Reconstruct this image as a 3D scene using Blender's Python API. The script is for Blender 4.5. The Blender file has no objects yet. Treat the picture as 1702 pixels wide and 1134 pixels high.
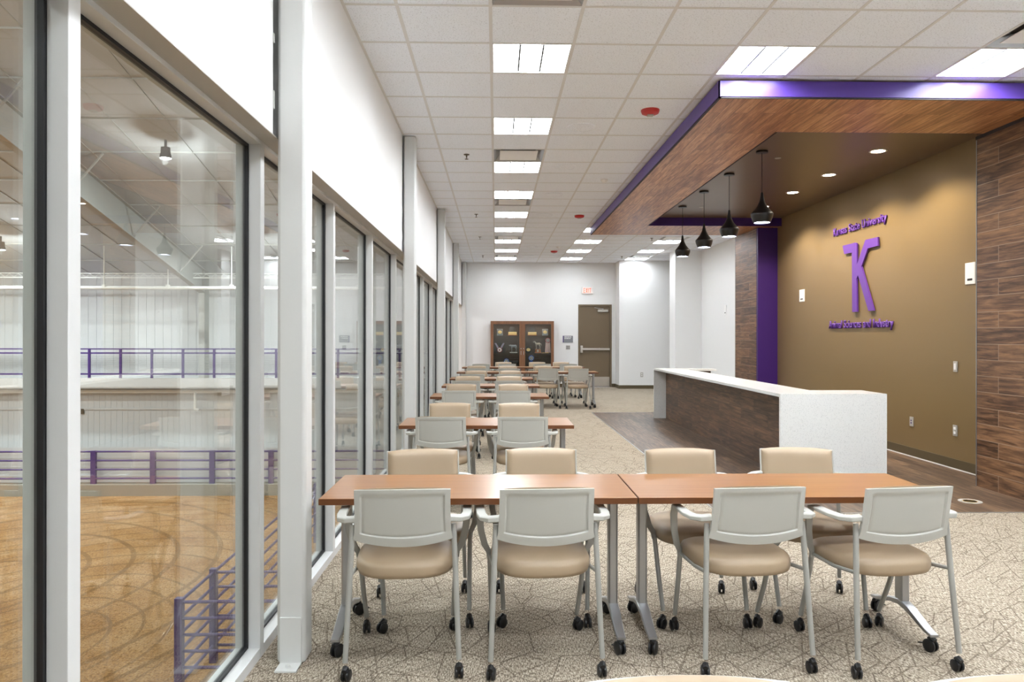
import bpy, math, random
from mathutils import Vector, Matrix
random.seed(7)
PI = math.pi
scene = bpy.context.scene
col = scene.collection

# ------------------------------------------------------------------ camera, world, exposure
EYE = 1.495
cam_d = bpy.data.cameras.new('camera')
cam = bpy.data.objects.new('camera', cam_d)
col.objects.link(cam)
cam_d.sensor_width = 36.0
cam_d.lens = 1216.0 / 1702.0 * 36.0
cam_d.shift_y = -8.0 / 1702.0
cam_d.clip_start = 0.05
cam_d.clip_end = 300
YAW, ROLL = 0.0220, 0.0010
cam.matrix_world = (Matrix.Translation((0, 0, EYE)) @ Matrix.Rotation(-YAW, 4, 'Z')
                    @ Matrix.Rotation(PI / 2, 4, 'X') @ Matrix.Rotation(ROLL, 4, 'Z'))
scene.camera = cam

world = bpy.data.worlds.new('world')
scene.world = world
world.use_nodes = True
world.node_tree.nodes['Background'].inputs[0].default_value = (0.9, 0.95, 1.0, 1)
world.node_tree.nodes['Background'].inputs[1].default_value = 0.3

scene.view_settings.view_transform = 'Standard'
scene.view_settings.look = 'None'
scene.view_settings.gamma = 1.0
scene.view_settings.use_curve_mapping = False
scene.view_settings.exposure = 2.1
scene.cycles.use_denoising = True
scene.cycles.max_bounces = 8
scene.cycles.diffuse_bounces = 5
scene.cycles.glossy_bounces = 4
scene.cycles.transparent_max_bounces = 16
scene.cycles.sample_clamp_indirect = 6.0
scene.cycles.caustics_reflective = False
scene.cycles.caustics_refractive = False

TROFFER = 20.0        # radiance of the troffer lenses
WING = 7.0  # glow given to reflector wings and end plates, standing for bounced lens light
HIGHBAY = 70.0      # watts per arena lamp
DOWN = 46.0          # watts per recess downlight
PEND = 5.0

# ------------------------------------------------------------------ materials
def lin(c):
    return tuple(((x / 255) / 12.92 if x / 255 <= 0.04045 else ((x / 255 + 0.055) / 1.055) ** 2.4) for x in c) + (1,)

def mat(name, rgb, rough=0.5, metal=0.0, spec=0.5, emit=None, estr=0.0, coat=0.0):
    m = bpy.data.materials.new(name)
    m.use_nodes = True
    b = m.node_tree.nodes['Principled BSDF']
    b.inputs['Base Color'].default_value = lin(rgb)
    b.inputs['Roughness'].default_value = rough
    b.inputs['Metallic'].default_value = metal
    b.inputs['Specular IOR Level'].default_value = spec
    b.inputs['Coat Weight'].default_value = coat
    if emit:
        b.inputs['Emission Color'].default_value = lin(emit)
        b.inputs['Emission Strength'].default_value = estr
    return m

class NT:
    """small node helper on a Principled material"""
    def __init__(self, m):
        self.m = m; self.t = m.node_tree; self.b = self.t.nodes['Principled BSDF']
    def n(self, typ, **kw):
        nd = self.t.nodes.new(typ)
        for k, v in kw.items():
            if k.startswith('i_'):
                nd.inputs[k[2:].replace('_', ' ')].default_value = v
            else:
                setattr(nd, k, v)
        return nd
    def l(self, a, b): self.t.links.new(a, b)
    def math(self, op, a, b=None, c=None):
        nd = self.t.nodes.new('ShaderNodeMath'); nd.operation = op
        for i, x in enumerate((a, b, c)):
            if x is None: continue
            if isinstance(x, (int, float)): nd.inputs[i].default_value = x
            else: self.l(x, nd.inputs[i])
        return nd.outputs[0]
    def mix(self, fac, a, b, blend='MIX'):
        nd = self.t.nodes.new('ShaderNodeMix'); nd.data_type = 'RGBA'; nd.blend_type = blend
        for s, x in ((0, fac), (6, a), (7, b)):
            if isinstance(x, (int, float)): nd.inputs[s].default_value = x
            elif isinstance(x, tuple): nd.inputs[s].default_value = x
            else: self.l(x, nd.inputs[s])
        return nd.outputs[2]
    def ramp(self, fac, stops):
        nd = self.t.nodes.new('ShaderNodeValToRGB')
        el = nd.color_ramp.elements
        el[0].position, el[0].color = stops[0]
        el[1].position, el[1].color = stops[1]
        for p, c in stops[2:]:
            e = el.new(p); e.color = c
        self.l(fac, nd.inputs[0])
        return nd.outputs[0]
    def bump(self, h, strength=0.3, dist=0.01):
        nd = self.n('ShaderNodeBump', i_Strength=strength, i_Distance=dist)
        self.l(h, nd.inputs['Height']); self.l(nd.outputs[0], self.b.inputs['Normal'])

def paint(name, rgb, rough=0.6, bump=0.05, scale=180):
    m = mat(name, rgb, rough)
    k = NT(m)
    tc = k.n('ShaderNodeTexCoord')
    no = k.n('ShaderNodeTexNoise', i_Scale=scale, i_Detail=2.0)
    k.l(tc.outputs['Object'], no.inputs['Vector'])
    k.bump(no.outputs[0], bump, 0.004)
    return m

def ceiling_tile():
    m = mat('mineral_tile', (225, 226, 229), 0.9)
    k = NT(m)
    tc = k.n('ShaderNodeTexCoord')
    n1 = k.n('ShaderNodeTexNoise', i_Scale=95.0, i_Detail=3.0, i_Roughness=0.7)
    k.l(tc.outputs['Object'], n1.inputs['Vector'])
    r = k.ramp(n1.outputs[0], [(0.33, lin((196, 199, 203))), (0.44, lin((238, 242, 248)))])
    k.l(r, k.b.inputs['Base Color'])
    k.bump(n1.outputs[0], 0.25, 0.004)
    return m

def carpet():
    m = mat('patterned_carpet', (170, 160, 146), 0.95, spec=0.1)
    k = NT(m)
    tc = k.n('ShaderNodeTexCoord')
    v = k.n('ShaderNodeTexVoronoi', feature='DISTANCE_TO_EDGE', voronoi_dimensions='2D', i_Scale=4.0)
    k.l(tc.outputs['Object'], v.inputs['Vector'])
    vc = k.n('ShaderNodeTexVoronoi', feature='F1', voronoi_dimensions='2D', i_Scale=4.0)
    k.l(tc.outputs['Object'], vc.inputs['Vector'])
    sc_ = k.n('ShaderNodeSeparateColor'); k.l(vc.outputs['Color'], sc_.inputs[0])
    sx = k.n('ShaderNodeSeparateXYZ'); k.l(tc.outputs['Object'], sx.inputs[0])
    lines = k.math('LESS_THAN', v.outputs[0], 0.012)
    for fi, (ang, step) in enumerate(((12, .14), (58, .17), (128, .13), (-22, .20))):
        a = math.radians(ang)
        p = k.math('ADD', k.math('MULTIPLY', sx.outputs[0], math.cos(a) / step), k.math('MULTIPLY', sx.outputs[1], math.sin(a) / step))
        p = k.math('ADD', p, k.math('MULTIPLY', sc_.outputs[fi % 3], 5.0))
        e = k.math('LESS_THAN', k.math('ABSOLUTE', k.math('SUBTRACT', k.math('FRACT', p), .5)), .0040 / step)
        e = k.math('MULTIPLY', e, k.math('GREATER_THAN', sc_.outputs[(fi + 1) % 3], .5))
        lines = k.math('MAXIMUM', lines, k.math('MULTIPLY', e, .85))
    mp = k.n('ShaderNodeMapping'); mp.inputs['Scale'].default_value = (260, 40, 1)
    k.l(tc.outputs['Object'], mp.inputs[0])
    wv = k.n('ShaderNodeTexNoise', i_Scale=1.0, i_Detail=2.0)
    k.l(mp.outputs[0], wv.inputs['Vector'])
    sp = k.n('ShaderNodeTexNoise', i_Scale=110.0, i_Detail=3.0, i_Roughness=0.75)
    k.l(tc.outputs['Object'], sp.inputs['Vector'])
    big = k.n('ShaderNodeTexNoise', i_Scale=1.6, i_Detail=2.0)
    k.l(tc.outputs['Object'], big.inputs['Vector'])
    f = k.math('ADD', k.math('MULTIPLY', wv.outputs[0], 0.5), k.math('MULTIPLY', sp.outputs[0], 0.5))
    base = k.ramp(f, [(0.41, lin((88, 77, 65))), (0.50, lin((152, 140, 123))), (0.59, lin((208, 197, 180)))])
    base = k.mix(k.math('MULTIPLY', big.outputs[0], 0.25), base, lin((142, 132, 118)))
    brk = k.math('GREATER_THAN', sp.outputs[0], 0.40)
    lf = k.math('MULTIPLY', k.math('MULTIPLY', lines, brk), 0.62)
    c = k.mix(lf, base, lin((72, 58, 46)))
    k.l(c, k.b.inputs['Base Color'])
    k.bump(k.math('SUBTRACT', f, k.math('MULTIPLY', lines, 0.4)), 0.5, 0.006)
    return m

def planks(name, u, v, length, height, stops, rough=0.45, mortar=(70, 55, 45), msize=0.0035, coat=0.0, spec=0.5, grain=1.0):
    """plank boards; u = axis the boards run along, v = axis across"""
    m = mat(name, (120, 90, 70), rough, spec=spec, coat=coat)
    m.node_tree.nodes['Principled BSDF'].inputs['Coat Roughness'].default_value = 0.25
    k = NT(m)
    tc = k.n('ShaderNodeTexCoord')
    sep = k.n('ShaderNodeSeparateXYZ'); k.l(tc.outputs['Object'], sep.inputs[0])
    cmb = k.n('ShaderNodeCombineXYZ'); k.l(sep.outputs[u], cmb.inputs[0]); k.l(sep.outputs[v], cmb.inputs[1])
    br = k.n('ShaderNodeTexBrick', offset=0.5, offset_frequency=2)
    br.inputs['Scale'].default_value = 1.0
    br.inputs['Mortar Size'].default_value = msize
    br.inputs['Mortar Smooth'].default_value = 0.0
    br.inputs['Brick Width'].default_value = length
    br.inputs['Row Height'].default_value = height
    br.inputs['Color1'].default_value = (0, 0, 0, 1); br.inputs['Color2'].default_value = (1, 1, 1, 1)
    br.inputs['Mortar'].default_value = (0.5, 0.5, 0.5, 1)
    k.l(cmb.outputs[0], br.inputs['Vector'])
    tint = k.n('ShaderNodeSeparateColor'); k.l(br.outputs['Color'], tint.inputs[0])
    mp = k.n('ShaderNodeMapping'); mp.inputs['Scale'].default_value = (2.6, 30, 1)
    k.l(cmb.outputs[0], mp.inputs[0])
    off = k.n('ShaderNodeCombineXYZ')
    k.l(k.math('MULTIPLY', tint.outputs[0], 37.0), off.inputs[0]); k.l(k.math('MULTIPLY', tint.outputs[0], 91.0), off.inputs[2])
    add = k.n('ShaderNodeVectorMath', operation='ADD'); k.l(mp.outputs[0], add.inputs[0]); k.l(off.outputs[0], add.inputs[1])
    g = k.n('ShaderNodeTexNoise', i_Scale=1.0, i_Detail=5.0, i_Roughness=0.65, i_Distortion=0.6)
    k.l(add.outputs[0], g.inputs['Vector'])
    f = k.math('ADD', k.math('MULTIPLY', tint.outputs[0], 0.30), k.math('MULTIPLY', g.outputs[0], 2.1 * grain))
    f = k.math('SUBTRACT', f, 0.70)
    c = k.ramp(f, [(p, lin(q)) for p, q in stops])
    c = k.mix(br.outputs['Fac'], c, lin(mortar))
    k.l(c, k.b.inputs['Base Color'])
    k.bump(k.math('SUBTRACT', k.math('MULTIPLY', g.outputs[0], 0.25), br.outputs['Fac']), 0.35, 0.004)
    return m

def cherry():
    m = mat('cherry_laminate', (172, 96, 54), 0.28, spec=0.5)
    k = NT(m)
    tc = k.n('ShaderNodeTexCoord')
    mp = k.n('ShaderNodeMapping'); mp.inputs['Scale'].default_value = (1.5, 40, 40)
    k.l(tc.outputs['Object'], mp.inputs[0])
    g = k.n('ShaderNodeTexNoise', i_Scale=1.0, i_Detail=4.0, i_Roughness=0.6)
    k.l(mp.outputs[0], g.inputs['Vector'])
    c = k.ramp(g.outputs[0], [(0.3, lin((130, 86, 48))), (0.7, lin((148, 103, 60)))])
    k.l(c, k.b.inputs['Base Color'])
    return m

def walnut_frame():
    m = mat('walnut_veneer', (140, 88, 58), 0.4)
    k = NT(m)
    tc = k.n('ShaderNodeTexCoord')
    mp = k.n('ShaderNodeMapping'); mp.inputs['Scale'].default_value = (40, 40, 2)
    k.l(tc.outputs['Object'], mp.inputs[0])
    g = k.n('ShaderNodeTexNoise', i_Scale=1.0, i_Detail=4.0)
    k.l(mp.outputs[0], g.inputs['Vector'])
    c = k.ramp(g.outputs[0], [(0.3, lin((104, 68, 42))), (0.7, lin((136, 92, 60)))])
    k.l(c, k.b.inputs['Base Color'])
    return m

def quartz():
    m = mat('white_quartz', (214, 214, 212), 0.22)
    k = NT(m)
    tc = k.n('ShaderNodeTexCoord')
    v = k.n('ShaderNodeTexVoronoi', i_Scale=105.0); k.l(tc.outputs['Object'], v.inputs['Vector'])
    spk = k.math('LESS_THAN', v.outputs['Distance'], 0.30)
    sep = k.n('ShaderNodeSeparateColor'); k.l(v.outputs['Color'], sep.inputs[0])
    spk = k.math('MULTIPLY', spk, k.math('GREATER_THAN', sep.outputs[0], 0.45))
    c = k.mix(k.math('MULTIPLY', spk, 0.5), lin((217, 218, 216)), lin((150, 152, 154)))
    v2 = k.n('ShaderNodeTexVoronoi', i_Scale=190.0); k.l(tc.outputs['Object'], v2.inputs['Vector'])
    s2 = k.math('MULTIPLY', k.math('LESS_THAN', v2.outputs['Distance'], 0.25), 0.4)
    c = k.mix(s2, c, lin((235, 236, 236)))
    k.l(c, k.b.inputs['Base Color'])
    return m

def dirt():
    m = mat('arena_dirt', (190, 150, 105), 0.95, spec=0.1)
    k = NT(m)
    tc = k.n('ShaderNodeTexCoord')
    n1 = k.n('ShaderNodeTexNoise', i_Scale=0.9, i_Detail=5.0, i_Roughness=0.6); k.l(tc.outputs['Object'], n1.inputs['Vector'])
    n2 = k.n('ShaderNodeTexNoise', i_Scale=20.0, i_Detail=6.0, i_Roughness=0.75); k.l(tc.outputs['Object'], n2.inputs['Vector'])
    base = k.ramp(n1.outputs[0], [(0.3, lin((186, 138, 88))), (0.52, lin((206, 160, 108))), (0.75, lin((222, 184, 138)))])
    fine = k.ramp(n2.outputs[0], [(0.36, lin((120, 90, 66))), (0.55, lin((255, 255, 255)))])
    base = k.mix(0.6, base, fine, 'MULTIPLY')
    tracks = None
    for cx, cy, w in ((-11.0, 15.6, 1.15), (-8.0, 12.5, 1.9)):
        mp = k.n('ShaderNodeMapping'); mp.inputs['Location'].default_value = (-cx, -cy * 0.8, 0)
        mp.inputs['Scale'].default_value = (1, 0.8, 1)
        k.l(tc.outputs['Object'], mp.inputs[0])
        wv = k.n('ShaderNodeTexWave', wave_type='RINGS', rings_direction='Z')
        wv.inputs['Scale'].default_value = 0.32 * w; wv.inputs['Distortion'].default_value = 5.5
        wv.inputs['Detail'].default_value = 1.0; wv.inputs['Detail Scale'].default_value = 0.35
        k.l(mp.outputs[0], wv.inputs['Vector'])
        t = k.math('GREATER_THAN', wv.outputs[1], 0.965)
        t = k.math('MULTIPLY', t, k.math('GREATER_THAN', n2.outputs[0], 0.50))
        tracks = t if tracks is None else k.math('MAXIMUM', tracks, t)
    c = k.mix(k.math('MULTIPLY', tracks, 0.55), base, lin((112, 88, 64)))
    k.l(c, k.b.inputs['Base Color'])
    k.bump(k.math('ADD', n2.outputs[0], k.math('MULTIPLY', tracks, -0.4)), 0.8, 0.06)
    return m

def glass(name, ior=1.5, tint=(0.93, 0.97, 0.95, 1)):
    m = bpy.data.materials.new(name); m.use_nodes = True
    t = m.node_tree
    for n in list(t.nodes): t.nodes.remove(n)
    out = t.nodes.new('ShaderNodeOutputMaterial')
    mix = t.nodes.new('ShaderNodeMixShader')
    tr = t.nodes.new('ShaderNodeBsdfTransparent'); tr.inputs[0].default_value = tint
    gl = t.nodes.new('ShaderNodeBsdfGlossy'); gl.inputs['Roughness'].default_value = 0.0
    fr = t.nodes.new('ShaderNodeFresnel'); fr.inputs[0].default_value = ior
    geo = t.nodes.new('ShaderNodeNewGeometry')
    mm = t.nodes.new('ShaderNodeMath'); mm.operation = 'MULTIPLY_ADD'
    mm.inputs[1].default_value = 1.0 / ior - ior; mm.inputs[2].default_value = ior   # undo the node's inside-out ior
    t.links.new(geo.outputs['Backfacing'], mm.inputs[0]); t.links.new(mm.outputs[0], fr.inputs[0])
    t.links.new(fr.outputs[0], mix.inputs[0]); t.links.new(tr.outputs[0], mix.inputs[1])
    t.links.new(gl.outputs[0], mix.inputs[2]); t.links.new(mix.outputs[0], out.inputs[0])
    return m

def emit(name, rgb, s):
    m = mat(name, (230, 230, 230), 0.5, emit=rgb, estr=s)
    return m

M = {}
M['wall'] = paint('white_wall_paint', (232, 232, 231), 0.6)
M['tile'] = ceiling_tile()
M['tbar'] = mat('grid_white_metal', (214, 213, 211), 0.5)
M['louvre'] = mat('louvre_grey', (30, 30, 33), 0.5)
M['alu'] = mat('painted_aluminium', (205, 206, 205), 0.35, 0.0)
M['gasket'] = mat('black_rubber', (18, 18, 22), 0.5)
M['colpaint'] = paint('column_paint', (206, 207, 205), 0.4, 0.04, 60)
M['dark'] = mat('dark_void', (60, 52, 48), 0.8)
M['carpet'] = carpet()
WD = [(0.12, (56, 38, 27)), (0.36, (90, 63, 44)), (0.62, (118, 86, 60)), (0.88, (146, 108, 76))]
M['floorwood'] = planks('plank_floor', 1, 0, 1.2, 0.152, [(0.15, (52, 38, 28)), (0.4, (80, 61, 46)), (0.62, (102, 80, 61)), (0.85, (126, 101, 78))], 0.42, (62, 50, 42), 0.0030)
M['wallwood'] = planks('wood_look_tile', 1, 2, 0.92, 0.158, WD, 0.42, (150, 128, 108), 0.0030)
M['deskwood'] = planks('desk_wood_tile', 1, 2, 0.92, 0.148, [(0.12, (52, 37, 26)), (0.36, (78, 57, 42)), (0.62, (102, 76, 56)), (0.88, (126, 95, 70))], 0.40, (40, 31, 27), 0.0028)
M['soffitwood'] = planks('soffit_plank', 1, 0, 1.3, 0.125, [(0.12, (128, 78, 48)), (0.38, (160, 106, 68)), (0.6, (186, 130, 86)), (0.85, (208, 156, 112))], 0.36, (70, 46, 34), 0.0022)
M['gold'] = paint('gold_brown_paint', (124, 103, 68), 0.38, 0.05, 120)
M['recess'] = paint('bronze_ceiling_paint', (104, 84, 60), 0.35, 0.04, 120)
M['purple'] = paint('purple_paint', (80, 54, 142), 0.35, 0.02)
M['deep'] = paint('deep_purple_paint', (56, 22, 104), 0.45, 0.02)
M['letter'] = mat('purple_acrylic', (96, 54, 148), 0.4)
M['edge'] = mat('dark_reveal', (38, 30, 34), 0.6)
M['quartz'] = quartz()
M['cherry'] = cherry()
M['cherry_edge'] = mat('cherry_edge_band', (98, 56, 24), 0.4)
M['walnut'] = walnut_frame()
M['casedark'] = mat('case_interior', (64, 50, 42), 0.6)
M['shell'] = mat('light_grey_plastic', (178, 178, 172), 0.42)
M['vinyl'] = mat('beige_vinyl', (160, 140, 115), 0.42)
k = NT(M['vinyl']); tc = k.n('ShaderNodeTexCoord'); nn = k.n('ShaderNodeTexNoise', i_Scale=300.0, i_Detail=2.0)
k.l(tc.outputs['Object'], nn.inputs['Vector']); k.bump(nn.outputs[0], 0.08, 0.002)
M['legmetal'] = mat('grey_painted_steel', (160, 160, 155), 0.38, 0.2)
M['silver'] = mat('satin_aluminium', (170, 171, 172), 0.32, 0.75)
M['black'] = mat('black_plastic', (20, 20, 22), 0.38)
M['bronze'] = paint('bronze_door_paint', (108, 92, 70), 0.45, 0.05)
M['base'] = mat('olive_brown_rubber', (88, 76, 52), 0.5)
M['steel'] = mat('brushed_steel', (205, 200, 192), 0.3, 0.9)
M['white'] = mat('white_plastic', (236, 236, 234), 0.4)
M['ivory'] = mat('grey_plate', (176, 172, 164), 0.4)
M['lens'] = emit('troffer_lens', (243, 249, 255), TROFFER)
M['wing'] = emit('troffer_wing_glow', (243, 249, 255), WING)
DIM = {'lens': [emit('troffer_lens_dimmed', (243, 249, 255), TROFFER * f) for f in (.78, .52)], 'wing': [emit('troffer_wing_glow_dimmed', (243, 249, 255), WING * f) for f in (.78, .52)]}
M['downlens'] = emit('downlight_lens', (255, 236, 208), 14.0)
M['bluelens'] = emit('pendant_lamp', (215, 228, 255), 12.0)
M['baylens'] = emit('highbay_lens', (240, 246, 255), 30.0)
M['red'] = mat('red_plastic', (186, 38, 34), 0.4)
M['exit'] = mat('exit_red', (232, 70, 40), 0.5, emit=(240, 70, 40), estr=0.9)
M['signgrey'] = mat('sign_grey', (128, 128, 132), 0.5)
M['glass'] = glass('window_glass', 1.85)
M['caseglass'] = glass('cabinet_glass', 1.45, (0.9, 0.93, 0.92, 1))
M['acrylic'] = glass('clear_acrylic', 1.5, (0.85, 0.88, 0.9, 1))
M['goldmetal'] = mat('gold_metal', (232, 200, 140), 0.3, 0.7)
M['pewter'] = mat('pewter', (190, 180, 165), 0.3, 0.9)
M['redrib'] = mat('red_ribbon', (150, 30, 40), 0.6)
M['bluerib'] = mat('blue_ribbon', (36, 84, 160), 0.6)
M['pinkrib'] = mat('pink_ribbon', (214, 178, 172), 0.6)
M['yelrib'] = mat('yellow_ribbon', (232, 170, 40), 0.6)
M['oak'] = mat('oak_base', (170, 100, 50), 0.4)
M['siding'] = mat('arena_siding', (206, 206, 206), 0.5)
M['roof'] = mat('roof_insulation', (186, 187, 188), 0.7)
M['beam'] = mat('grey_steel_beam', (176, 175, 170), 0.5)
M['fencepurple'] = mat('purple_pipe', (74, 50, 118), 0.4)
M['pipewhite'] = mat('white_pipe', (232, 232, 228), 0.4)
M['concrete'] = paint('concrete', (150, 146, 134), 0.85, 0.2, 12)
M['dirt'] = dirt()
M['slate'] = mat('dark_bronze_grille', (84, 74, 56), 0.5)

# ------------------------------------------------------------------ mesh builder
class MB:
    def __init__(self): self.v = []; self.f = []
    def add(self, vs, fs):
        o = len(self.v); self.v += [tuple(p) for p in vs]; self.f += [tuple(i + o for i in q) for q in fs]; return self
    def box(self, x0, x1, y0, y1, z0, z1):
        return self.add([(x0, y0, z0), (x1, y0, z0), (x1, y1, z0), (x0, y1, z0), (x0, y0, z1), (x1, y0, z1), (x1, y1, z1), (x0, y1, z1)],
                        [(0, 3, 2, 1), (4, 5, 6, 7), (0, 1, 5, 4), (1, 2, 6, 5), (2, 3, 7, 6), (3, 0, 4, 7)])
    def hexa(self, p):
        return self.add(p, [(0, 3, 2, 1), (4, 5, 6, 7), (0, 1, 5, 4), (1, 2, 6, 5), (2, 3, 7, 6), (3, 0, 4, 7)])
    def quad(self, a, b, c, d): return self.add([a, b, c, d], [(0, 1, 2, 3)])
    def sweep(self, pts, sect, n, closed=False):
        """sect(i) -> list of n (a,b) offsets"""
        pts = [Vector(p) for p in pts]
        up = Vector((0, 0, 1)); prev = None; vs = []
        for i, p in enumerate(pts):
            d = (pts[min(i + 1, len(pts) - 1)] - pts[max(i - 1, 0)]).normalized()
            if prev is None:
                r = Vector((1, 0, 0)) if abs(d.x) < 0.9 else Vector((0, 1, 0))
            else: r = prev
            a = (r - d * r.dot(d)).normalized(); b = d.cross(a); prev = a
            for (s, t) in sect(i): vs.append(p + a * s + b * t)
        fs = []
        for i in range(len(pts) - 1):
            for j in range(n):
                q = (j + 1) % n
                fs.append((i * n + j, i * n + q, (i + 1) * n + q, (i + 1) * n + j))
        fs.append(tuple(range(n - 1, -1, -1))); e = (len(pts) - 1) * n
        fs.append(tuple(range(e, e + n)))
        return self.add(vs, fs)
    def tube(self, pts, r, n=10):
        rr = r if isinstance(r, (list, tuple)) else [r] * len(pts)
        return self.sweep(pts, lambda i: [(rr[i] * math.cos(2 * PI * k / n), rr[i] * math.sin(2 * PI * k / n)) for k in range(n)], n)
    def bar(self, pts, w, h):
        """rectangular bar with slightly broken corners: w along first axis, h along second"""
        W = w if isinstance(w, (list, tuple)) else [w] * len(pts)
        H = h if isinstance(h, (list, tuple)) else [h] * len(pts)
        def s(i):
            a, b = W[i] / 2, H[i] / 2; c = min(a, b) * 0.35
            return [(a, b - c), (a - c, b), (-a + c, b), (-a, b - c), (-a, -b + c), (-a + c, -b), (a - c, -b), (a, -b + c)]
        return self.sweep(pts, s, 8)
    def lathe(self, prof, n=24, c=(0, 0, 0)):
        vs = []; m = len(prof)
        for (r, z) in prof:
            for j in range(n):
                a = 2 * PI * j / n; vs.append((c[0] + r * math.cos(a), c[1] + r * math.sin(a), c[2] + z))
        fs = [(i * n + j, i * n + (j + 1) % n, (i + 1) * n + (j + 1) % n, (i + 1) * n + j) for i in range(m - 1) for j in range(n)]
        if prof[0][0] > 1e-5: fs.append(tuple(range(n - 1, -1, -1)))
        if prof[-1][0] > 1e-5: fs.append(tuple(range((m - 1) * n, m * n)))
        return self.add(vs, fs)
    def disc_x(self, c, r, t, n=20):
        """wheel with its axle along X"""
        prof = [(0.001, -t / 2), (r * 0.75, -t / 2), (r, -t * 0.28), (r, t * 0.28), (r * 0.75, t / 2), (0.001, t / 2)]
        o = len(self.v); self.lathe(prof, n)
        for i in range(o, len(self.v)):
            x, y, z = self.v[i]; self.v[i] = (c[0] + z, c[1] + x, c[2] + y)
        return self
    def prism(self, poly, f):
        """f(a,b,side) maps polygon coords to 3D for side 0/1"""
        n = len(poly)
        vs = [f(a, b, 0) for a, b in poly] + [f(a, b, 1) for a, b in poly]
        fs = [tuple(range(n)), tuple(range(2 * n - 1, n - 1, -1))] + [(i, i + n, (i + 1) % n + n, (i + 1) % n) for i in range(n)]
        return self.add(vs, fs)
    def build(self, name, m, parent=None, smooth=35, bevel=0.0, loc=None):
        me = bpy.data.meshes.new(name)
        me.from_pydata([tuple(p) for p in self.v], [], self.f)
        me.validate(); me.update()
        import bmesh
        bm = bmesh.new(); bm.from_mesh(me)
        bmesh.ops.remove_doubles(bm, verts=bm.verts, dist=1e-6)
        bmesh.ops.recalc_face_normals(bm, faces=bm.faces)
        bm.to_mesh(me); bm.free()
        me.materials.append(m if not isinstance(m, str) else M[m])
        if smooth:
            me.polygons.foreach_set('use_smooth', [True] * len(me.polygons))
            me.set_sharp_from_angle(angle=math.radians(smooth))
        o = bpy.data.objects.new(name, me); col.objects.link(o)
        if loc: o.location = loc
        if parent: o.parent = parent
        if bevel:
            b = o.modifiers.new('bevel', 'BEVEL'); b.width = bevel; b.segments = 2; b.limit_method = 'ANGLE'
        return o

def tag(o, label=None, cat=None, group=None, kind=None):
    if label: o['label'] = label
    if cat: o['category'] = cat
    if group: o['group'] = group
    if kind: o['kind'] = kind
    return o
def thing(name, label, cat, loc=(0, 0, 0), rz=0.0, group=None, kind=None):
    o = bpy.data.objects.new(name, None); o.empty_display_size = 0.1; col.objects.link(o)
    o.location = loc; o.rotation_euler = (0, 0, rz)
    return tag(o, label, cat, group, kind)
def kids(o): return [c for c in bpy.data.objects if c.parent is o]
def copy_tree(o, parent=None):
    c = o.copy(); col.objects.link(c)
    if parent: c.parent = parent
    for ch in kids_of.get(o.name) or kids(o): copy_tree(ch, c)
    return c
kids_of = {}
def remember(o):
    ks = kids(o); kids_of[o.name] = ks
    for c in ks: remember(c)
def S(o): o['kind'] = 'structure'; return o
ORD = ['first', 'second', 'third', 'fourth', 'fifth', 'sixth', 'seventh', 'eighth', 'ninth', 'tenth', 'eleventh', 'twelfth']

# ------------------------------------------------------------------ room dimensions
H = 3.654
XL = -1.005            # face of the bulkhead above the windows
XF = -1.09           # room-side face of window frames
XG = 5.18            # gold wall
XP = 4.81            # wood piers
YE = 21.47           # end wall
T = 0.61; X0 = -0.038; Y0 = 4.778   # ceiling grid
YB = -4.2            # wall behind the camera
HB = 2.405           # underside of bulkhead

# floor: carpet with the plank field set into it
fx0, fy0, fy1 = 1.883, 6.12, 14.29
b = MB()
b.box(-1.205, fx0, YB, YE, -0.12, 0).box(fx0, 7.0, YB, fy0, -0.12, 0).box(fx0, 7.0, fy1, YE, -0.12, 0)
S(b.build('floor', 'carpet', smooth=0))
S(MB().box(fx0, XG + .1, fy0, fy1, -0.12, 0.0).build('floor_planks', 'floorwood', smooth=0))
S(MB().box(fx0 - .006, fx0 + .006, fy0, fy1, 0, 0.004).box(fx0, XG, fy0 - .006, fy0 + .006, 0, 0.004).box(fx0, XG, fy1 - .006, fy1 + .006, 0, 0.004).build('trim_1', 'silver', smooth=0))

# ceiling tiles (holes where lights and diffusers sit)
TROF = [(0, r) for r in (-11, -8, -5, -2, 1, 4, 7, 10, 13, 16, 19, 22, 25)] + [(3, r) for r in (-11, -8, -5, -2, 1, 16, 19, 22, 25)] + [(6, r) for r in (-8, -5, -2, 1, 16, 19, 22, 25)]
DIFF = [(0, -1), (0, 6), (0, 11), (0, 18), (0, 24), (6, 0), (6, 18), (6, 24)]
holes = set(TROF + DIFF)
b = MB()
for j in range(-2, 13):
    for r in range(-15, 28):
        if (j, r) in holes: continue
        xa, xb = max(X0 + j * T, XL - .05), min(X0 + (j + 1) * T, 7.0)
        ya, yb = max(Y0 + r * T, YB), min(Y0 + (r + 1) * T, YE)
        if xb - xa < .01 or yb - ya < .01: continue
        b.box(xa, xb, ya, yb, H, H + .016)
ceiling = S(b.build('ceiling', 'tile', smooth=0))
b = MB()
for j in range(-1, 13): b.box(X0 + j * T - .012, X0 + j * T + .012, YB, YE, H - .003, H + .0008)
for r in range(-14, 28): b.box(XL, 7.0, Y0 + r * T - .012, Y0 + r * T + .012, H - .0028, H + .0008)
b.box(XL, XL + .02, YB, YE, H - .003, H + .0008).box(XL, 3.5, YE - .02, YE, H - .003, H + .0008)
b.build('ceiling_grid', 'tbar', ceiling, smooth=0)
S(MB().box(-1.3, 7.2, YB - .2, YE + .3, H + .3, H + .4).build('roof_deck', 'dark', smooth=0))

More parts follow.
